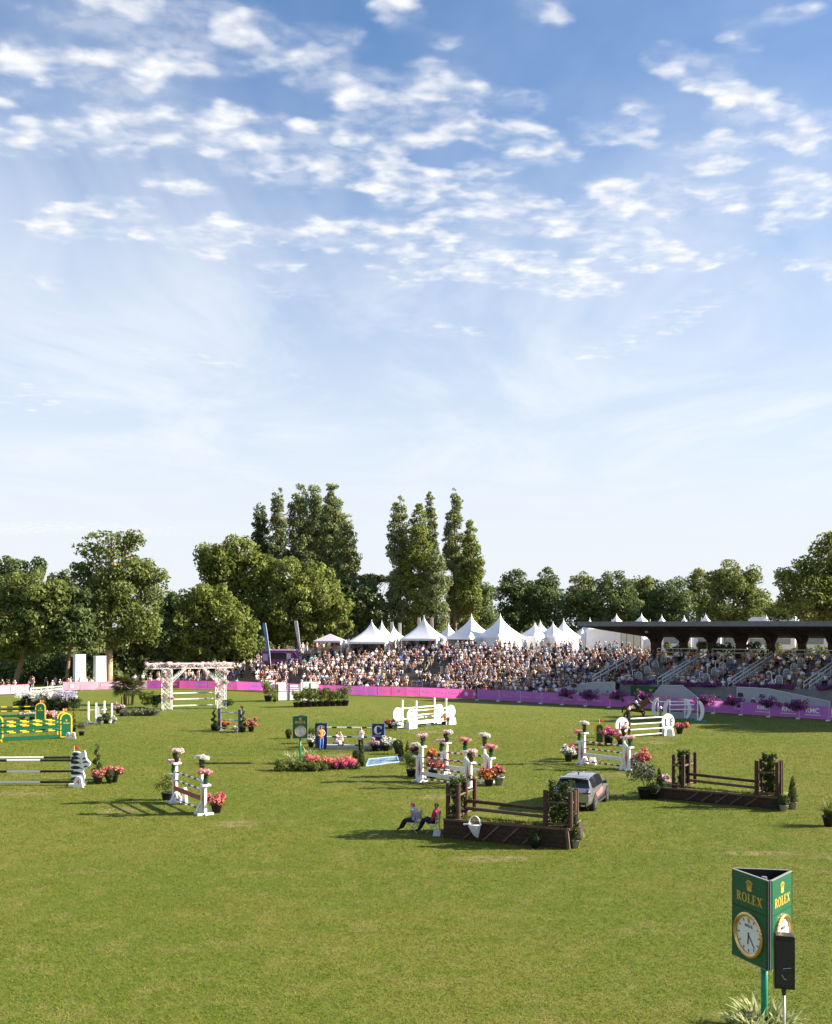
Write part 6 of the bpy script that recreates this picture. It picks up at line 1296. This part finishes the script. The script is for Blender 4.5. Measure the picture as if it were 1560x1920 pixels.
for k in range(9):                                       # shaded stand
    a = 3.4
    while a < 40.5:
        f_ = k/8.5; blocked = any(abs(a-(a0+2.7*f_+.3)) < .6 for a0 in (7.4,15.4,23.4,31.4)) or any(abs(a-(a0+.25*k)) < .62 for a0 in (3.9,11.9,19.9,27.9,35.9))
        if not blocked and cr_.random() < .62:
            p = S0+SE*a+SN*(6.95+k-.12)+Vector((0,0,1.85+.36*k)); bay = int(max(0,min(4,(a-2.7*f_-.5)//8+1)))
            SLOTS.append((p.y*1.0, p, SRZ+cr_.uniform(-.4,.4), cr_.choice(VS), 'in the '+['stair end','first railed','middle railed','last railed','tree end'][bay]+' shaded stand bay', 'seated'))
        a += .58*cr_.uniform(.9,1.2)
px_of = lambda p: CX+F*p.x/p.y
for px, d, n in ((20,150,7),(60,146,5),(100,148,5),(135,147,6),(170,147,4),(262,152,4),(300,156,6),(345,158,9),(375,157,8),(425,158,8),(450,158,8),(480,158,6)):     # knots of people behind the left fence
    for _ in range(n):
        q = px+cr_.uniform(-18,18); dd = d+cr_.uniform(-2.5,3)
        if dd < dfence(q)+.8: dd = dfence(q)+.9
        z = max(0,bankz(q,dd-dfence(q))) if q > 150 else 0; p = at(q,dd,z); st = cr_.random() < .5
        SLOTS.append((d*1.05, p, cr_.uniform(-.9,.9), cr_.choice(VT if st else VS), 'behind the pale banner fence' if px < 250 else 'behind the flower arch' if px < 400 else 'on the dry grass above the arch', 'standing' if st else 'seated'))
for px in (1140,1096,1104,1338,1348,1332,1455,1486,1503,1508,1412):  # stewards behind the purple fence
    d = dfence(px)+1.3; p = at(px,d); SLOTS.append((50, p, SRZ+cr_.uniform(-1,1), cr_.choice([v for v in VT if 'black top' in v['desc'] or 'navy top' in v['desc'] or 'dark hair' in v['desc']]), 'just behind the purple fence', 'standing'))
SLOTS.sort(key=lambda s: (s[0]+(0 if -10 < px_of(s[1]) < 1570 else 900)))
NI = 300
for sc_, p, rz, v, place, how in SLOTS[:NI]:
    if v['me'] is None: v['me'] = fast('person', v['V'], v['F'], v['ms'], v['mi'], True)
    o = link('person', v['me'], None, p, rz); tag(o, f'{how} spectator, {v["desc"]}, {place}', 'person', 'spectators around the arena')
AV, AF, AM, AMS, off = [], [], [], [], 0
for sc_, p, rz, v, place, how in SLOTS[NI:]:
    c, s = math.cos(rz), math.sin(rz); X = v['V'] @ np.array([[c,s,0],[-s,c,0],[0,0,1]])*cr_.uniform(.93,1.06)+np.array(p); remap = []
    for m in v['ms']:
        if m not in AMS: AMS.append(m)
        remap.append(AMS.index(m))
    AV.append(X); AF.append(v['F']+off); AM.append(np.array(remap)[v['mi']]); off += len(X)
tag(link('crowd', fast('crowd', np.concatenate(AV), np.concatenate(AF), AMS, np.concatenate(AM), True)), 'packed crowd of spectators on the bank and in the stand', 'crowd', kind='stuff')
# chairs, bags and railings on the bank
def srail(px0, px1, k, label):
    a, b = at(px0, dfence(px0)+ROWT[k], rowz(px0,k)-.3), at(px1, dfence(px1)+ROWT[k], rowz(px1,k)-.3); t = T('hand_rail', label, 'railing', a); d = b-a
    MB().bar((0,0,1),d+Vector((0,0,1)),.06,.06).bar((0,0,.5),d+Vector((0,0,.5)),.05,.05).build('rail', STEEL, t)
    for f_ in (0,.5,1): q = d*f_; MB().bar(q,q+Vector((0,0,1)),.06,.06).build('post', STEEL, t)
srail(700,704,2,'short steel handrail low on the bank below the gazebo side pagoda'); srail(772,792,2,'steel handrail across the bare terrace gap'); srail(826,830,7,'steel handrail post beside the upper terrace steps')
# ------------------------------------------------------------------ people inside the arena
def bulk(fig):
    J, E = fig; return {n: (v[:3]+((tuple(q*1.38 for q in v[3]) if isinstance(v[3], tuple) else v[3]*1.18),) if n[0] not in 'fgt' else v) for n, v in J.items()}, E
def person(label, loc, rz, fig, top, bottom, skin, hair, bare_leg=False, bare_arm=True, tilt=0):
    V, F3, mi, ms = tri_body(skin_mesh(*bulk(fig), sub=1), top, bottom, skin, hair, bare_leg, bare_arm); o = link('person', fast('person', V, F3, ms, mi, True), None, loc, rz); tag(o, label, 'person'); o.rotation_euler[0] = tilt
    hd_ = Vector(fig[0]['head'][:3])
    e = MB()
    for s in (-1,1): e.ball(hd_+Vector((s*.036,-.088,.012)),.012,6,4)
    e.build('eyes', BLACK, o); MB().box(hd_+Vector((0,-.088,-.062)),(.045,.01,.008)).build('mouth', mat('lip',(.3,.08,.07),.5,.1), o); return o
CM['vivid'] = mat('cloth_vivid_orange',(.75,.22,.05),.75,.1); HR['pink'] = mat('cap_pink',(.7,.1,.16),.7,.2); HR['maroon'] = mat('cap_maroon',(.09,.015,.04),.7,.15); CM['maroon'] = mat('cloth_maroon',(.55,.015,.09),.75,.15)
def folding_chair(label, loc, rz, m):
    t = T('folding_chair', label, 'chair', loc, rz); MB().box((0,-.02,.43),(.46,.44,.03)).build('seat', m, t); MB().box((0,.24,.75),(.48,.03,.34)).build('backrest', m, t)
    for s in (-1,1): MB().bar((s*.24,-.24,0),(s*.24,.2,.45),.025,.025).bar((s*.24,.26,0),(s*.24,-.2,.45),.025,.025).bar((s*.24,.2,.42),(s*.24,.27,.95),.025,.025).build('leg', STEEL, t)
c1, c2 = gp(777,1560), gp(812,1561)
folding_chair('folding chair with grey back under the person in a pink cap', c1, R(-118), mat('chair_grey',(.4,.36,.38),.7,.1)); person('person in pink cap and pale shirt seated in a folding chair', c1, R(-118), figure(True,0,.05,1,True,True), 'pale blue','black',1,'pink')
folding_chair('folding chair hidden under the person in crimson', c2, R(-112), DARK); person('person in crimson shirt leaning back in a chair by the log fence', c2, R(-112), figure(True,4,-.28,2,True,True), 'maroon','navy',2,'maroon',False,False)
pd_ = T('shovel','pale wooden shafted shovel leaning by the basket log fence','shovel',gp(822,1567)); MB().cyl((.05,-.1,.25),(-.08,.25,1.42),.025,.022,8).build('shaft', mat('pale_ash',(.55,.4,.2),.6,.1), pd_); MB().prism([(-.26,.0),(.06,.0),(.1,.2),(.02,.3),(-.18,.28)],-.14,-.11).build('blade', mat('blade_white',(.6,.62,.68),.4,.08), pd_)
person('person in orange top and jeans standing before the left navy wing', gp(602,1406), R(25), figure(False,4,.03,.3,True), 'vivid','blue',0,'brown')
person('person in white shirt and dark trousers standing by the navy jump', gp(677,1408), R(-15), figure(False,1,.0,.3,True), 'white','black',0,'brown')
person('person in lilac shirt crouching under the navy jump poles', gp(629,1402), R(70), figure(True,1,.22,0,True), 'lilac','white',0,'dark').scale = (.92,.92,.92)
person('person in white top and red shorts crouching under the navy jump poles', gp(641,1401), R(-60), figure(True,2,.18,0,True), 'white','red',0,'fair',True).scale = (.92,.92,.92)
for k, px in enumerate((629,641)):
    fs = T('low_stool', ['small dark stool under the person in lilac','small dark stool under the person in red shorts'][k], 'stool', gp(px,1402-k)); MB().box((0,0,.36),(.34,.34,.05)).build('seat', DARK, fs)
    for x in (-.13,.13):
        for y in (-.13,.13): MB().bar((x,y,0),(x,y,.36),.03,.03).build('leg', DARK, fs)
# ------------------------------------------------------------------ horse and rider
HJ = {'barrel':(-.1,0,1.24,(.46,.52)),'loin':(-.5,0,1.32,(.42,.46)),'croup':(-.78,0,1.36,(.42,.44)),'dock':(-1.0,0,1.42,.1),'chest':(.38,0,1.28,(.42,.5)),'wither':(.52,0,1.5,(.27,.36)),'neck':(.82,0,1.78,(.18,.3)),'poll':(1.1,0,2.08,(.11,.17)),'face':(1.25,0,1.92,(.11,.15)),'nose':(1.42,0,1.7,(.08,.1)),'lip':(1.47,0,1.62,.045)}
HE = [('barrel','loin','c'),('loin','croup','c'),('croup','dock','c'),('barrel','chest','c'),('chest','wither','c'),('wither','neck','c'),('neck','poll','c'),('poll','face','c'),('face','nose','n'),('nose','lip','n')]
for s in (-1,1): HJ[f'ear{s}'] = (1.1,s*.07,2.25,.025); HE.append(('poll',f'ear{s}','c'))
for s, (kx,kz,fx,fz,hx,hz) in ((-1,(.78,.88,.7,.5,.66,.4)),(1,(.6,.66,.66,.26,.7,.06))):
    HJ[f'fe{s}'] = (.42,s*.17,1.05,(.17,.19)); HJ[f'fk{s}'] = (kx,s*.15,kz,.075); HJ[f'ff{s}'] = (fx,s*.15,fz,.055); HJ[f'fh{s}'] = (hx,s*.15,hz,.05); HE += [('chest',f'fe{s}','c'),(f'fe{s}',f'fk{s}','l'),(f'fk{s}',f'ff{s}','l'),(f'ff{s}',f'fh{s}','l')]
for s, dx_ in ((-1,-.12),(1,.12)):
    HJ[f'hs{s}'] = (-.62+dx_*.5,s*.18,1.02,(.22,.28)); HJ[f'hh{s}'] = (-1.0+dx_,s*.16,.62,.1); HJ[f'hf{s}'] = (-.95+dx_*1.6,s*.15,.24,.06); HJ[f'hx{s}'] = (-.88+dx_*1.8,s*.15,.06,.055); HE += [('croup',f'hs{s}','c'),(f'hs{s}',f'hh{s}','c'),(f'hh{s}',f'hf{s}','l'),(f'hf{s}',f'hx{s}','l')]
V, P, tg = skin_mesh(HJ, HE, 2); BAY = mat('coat_bay',(.13,.05,.02),.45,.25,3); POINT = mat('coat_points',(.02,.012,.01),.5,.2)
me = bpy.data.meshes.new('body'); me.from_pydata(V,[],P); [me.materials.append(m) for m in (BAY,POINT)]; me.polygons.foreach_set('material_index',[1 if t == 'l' else 0 for t in tg]); me.polygons.foreach_set('use_smooth',[True]*len(P)); me.update()
hp = gp(1193,1352); hs_ = T('horse','bay horse cantering past the purple fence under a rider','horse',hp,R(-14)); link('body', me, hs_)
tl = MB().path([(-1.02,0,1.42),(-1.18,0,1.3),(-1.28,.02,1.05),(-1.3,.0,.75)],.07,7); tl.build('tail', POINT, hs_); b = MB()
for k in range(9): u = k/8; b.box((.5+.6*u,0,1.66+.55*u),(.12,.05,.16))
b.build('mane', POINT, hs_); MB().prism([(1.2,2.06),(1.27,2.02),(1.42,1.76),(1.38,1.72)],-.1,.1).build('blaze', WHITE2, hs_)
MB().prism([(-.4,1.58),(.38,1.55),(.36,1.2),(-.38,1.22)],-.4,.4).build('saddle_cloth', WHITE2, hs_); MB().prism([(-.3,1.74),(-.05,1.66),(.25,1.74),(.3,1.6),(.2,1.25),(0,1.2),(-.2,1.5)],-.41,.41).build('saddle', POINT, hs_)
MB().path([(1.4,-.09,1.72),(1.0,-.14,1.75),(.55,-.16,1.86)],.012,5).path([(1.4,.09,1.72),(1.0,.14,1.75),(.55,.16,1.86)],.012,5).build('reins', POINT, hs_)
for s in (-1,1): MB().lathe([(.06,.0),(.06,.12),(.05,.25)],8).build('boot', WHITE2, hs_, HJ[f'hf{s}'][:2]+(HJ[f'hf{s}'][2]-.05,))
RJ = {'pelvis':(-.12,0,1.86,(.15,.13)),'waist':(-.04,0,2.05,(.13,.11)),'chest':(.08,0,2.24,(.165,.125)),'neck':(.16,0,2.4,.055),'chin':(.2,0,2.46,.07),'head':(.21,0,2.55,.1),'crown':(.2,0,2.63,.1)}
RE = [('pelvis','waist','top'),('waist','chest','top'),('chest','neck','top'),('neck','chin','skin'),('chin','head','skin'),('head','crown','hair')]
for s in (-1,1):
    k = str(s); RJ['s'+k] = (.1,s*.18,2.3,.065); RJ['e'+k] = (.26,s*.22,2.06,.05); RJ['h'+k] = (.5,s*.12,1.93,.036); RJ['hp'+k] = (-.08,s*.16,1.8,.11); RJ['k'+k] = (.3,s*.47,1.5,.09); RJ['a'+k] = (.06,s*.5,1.1,.06); RJ['t'+k] = (.24,s*.52,1.05,.045)
    RE += [('chest','s'+k,'top'),('s'+k,'e'+k,'top'),('e'+k,'h'+k,'skin'),('pelvis','hp'+k,'bottom'),('hp'+k,'k'+k,'bottom'),('k'+k,'a'+k,'shoe'),('a'+k,'t'+k,'shoe')]
HR['helmet'] = mat('helmet_black',(.012,.012,.014),.3,.1); V, F3, mi, ms = tri_body(skin_mesh(RJ, RE, 1), 'navy','white',0,'helmet',False,False)
tag(link('person', fast('person', V, F3, ms, mi, True), None, hp, R(-14)), 'rider in dark jacket, white breeches and helmet on the bay horse', 'person')
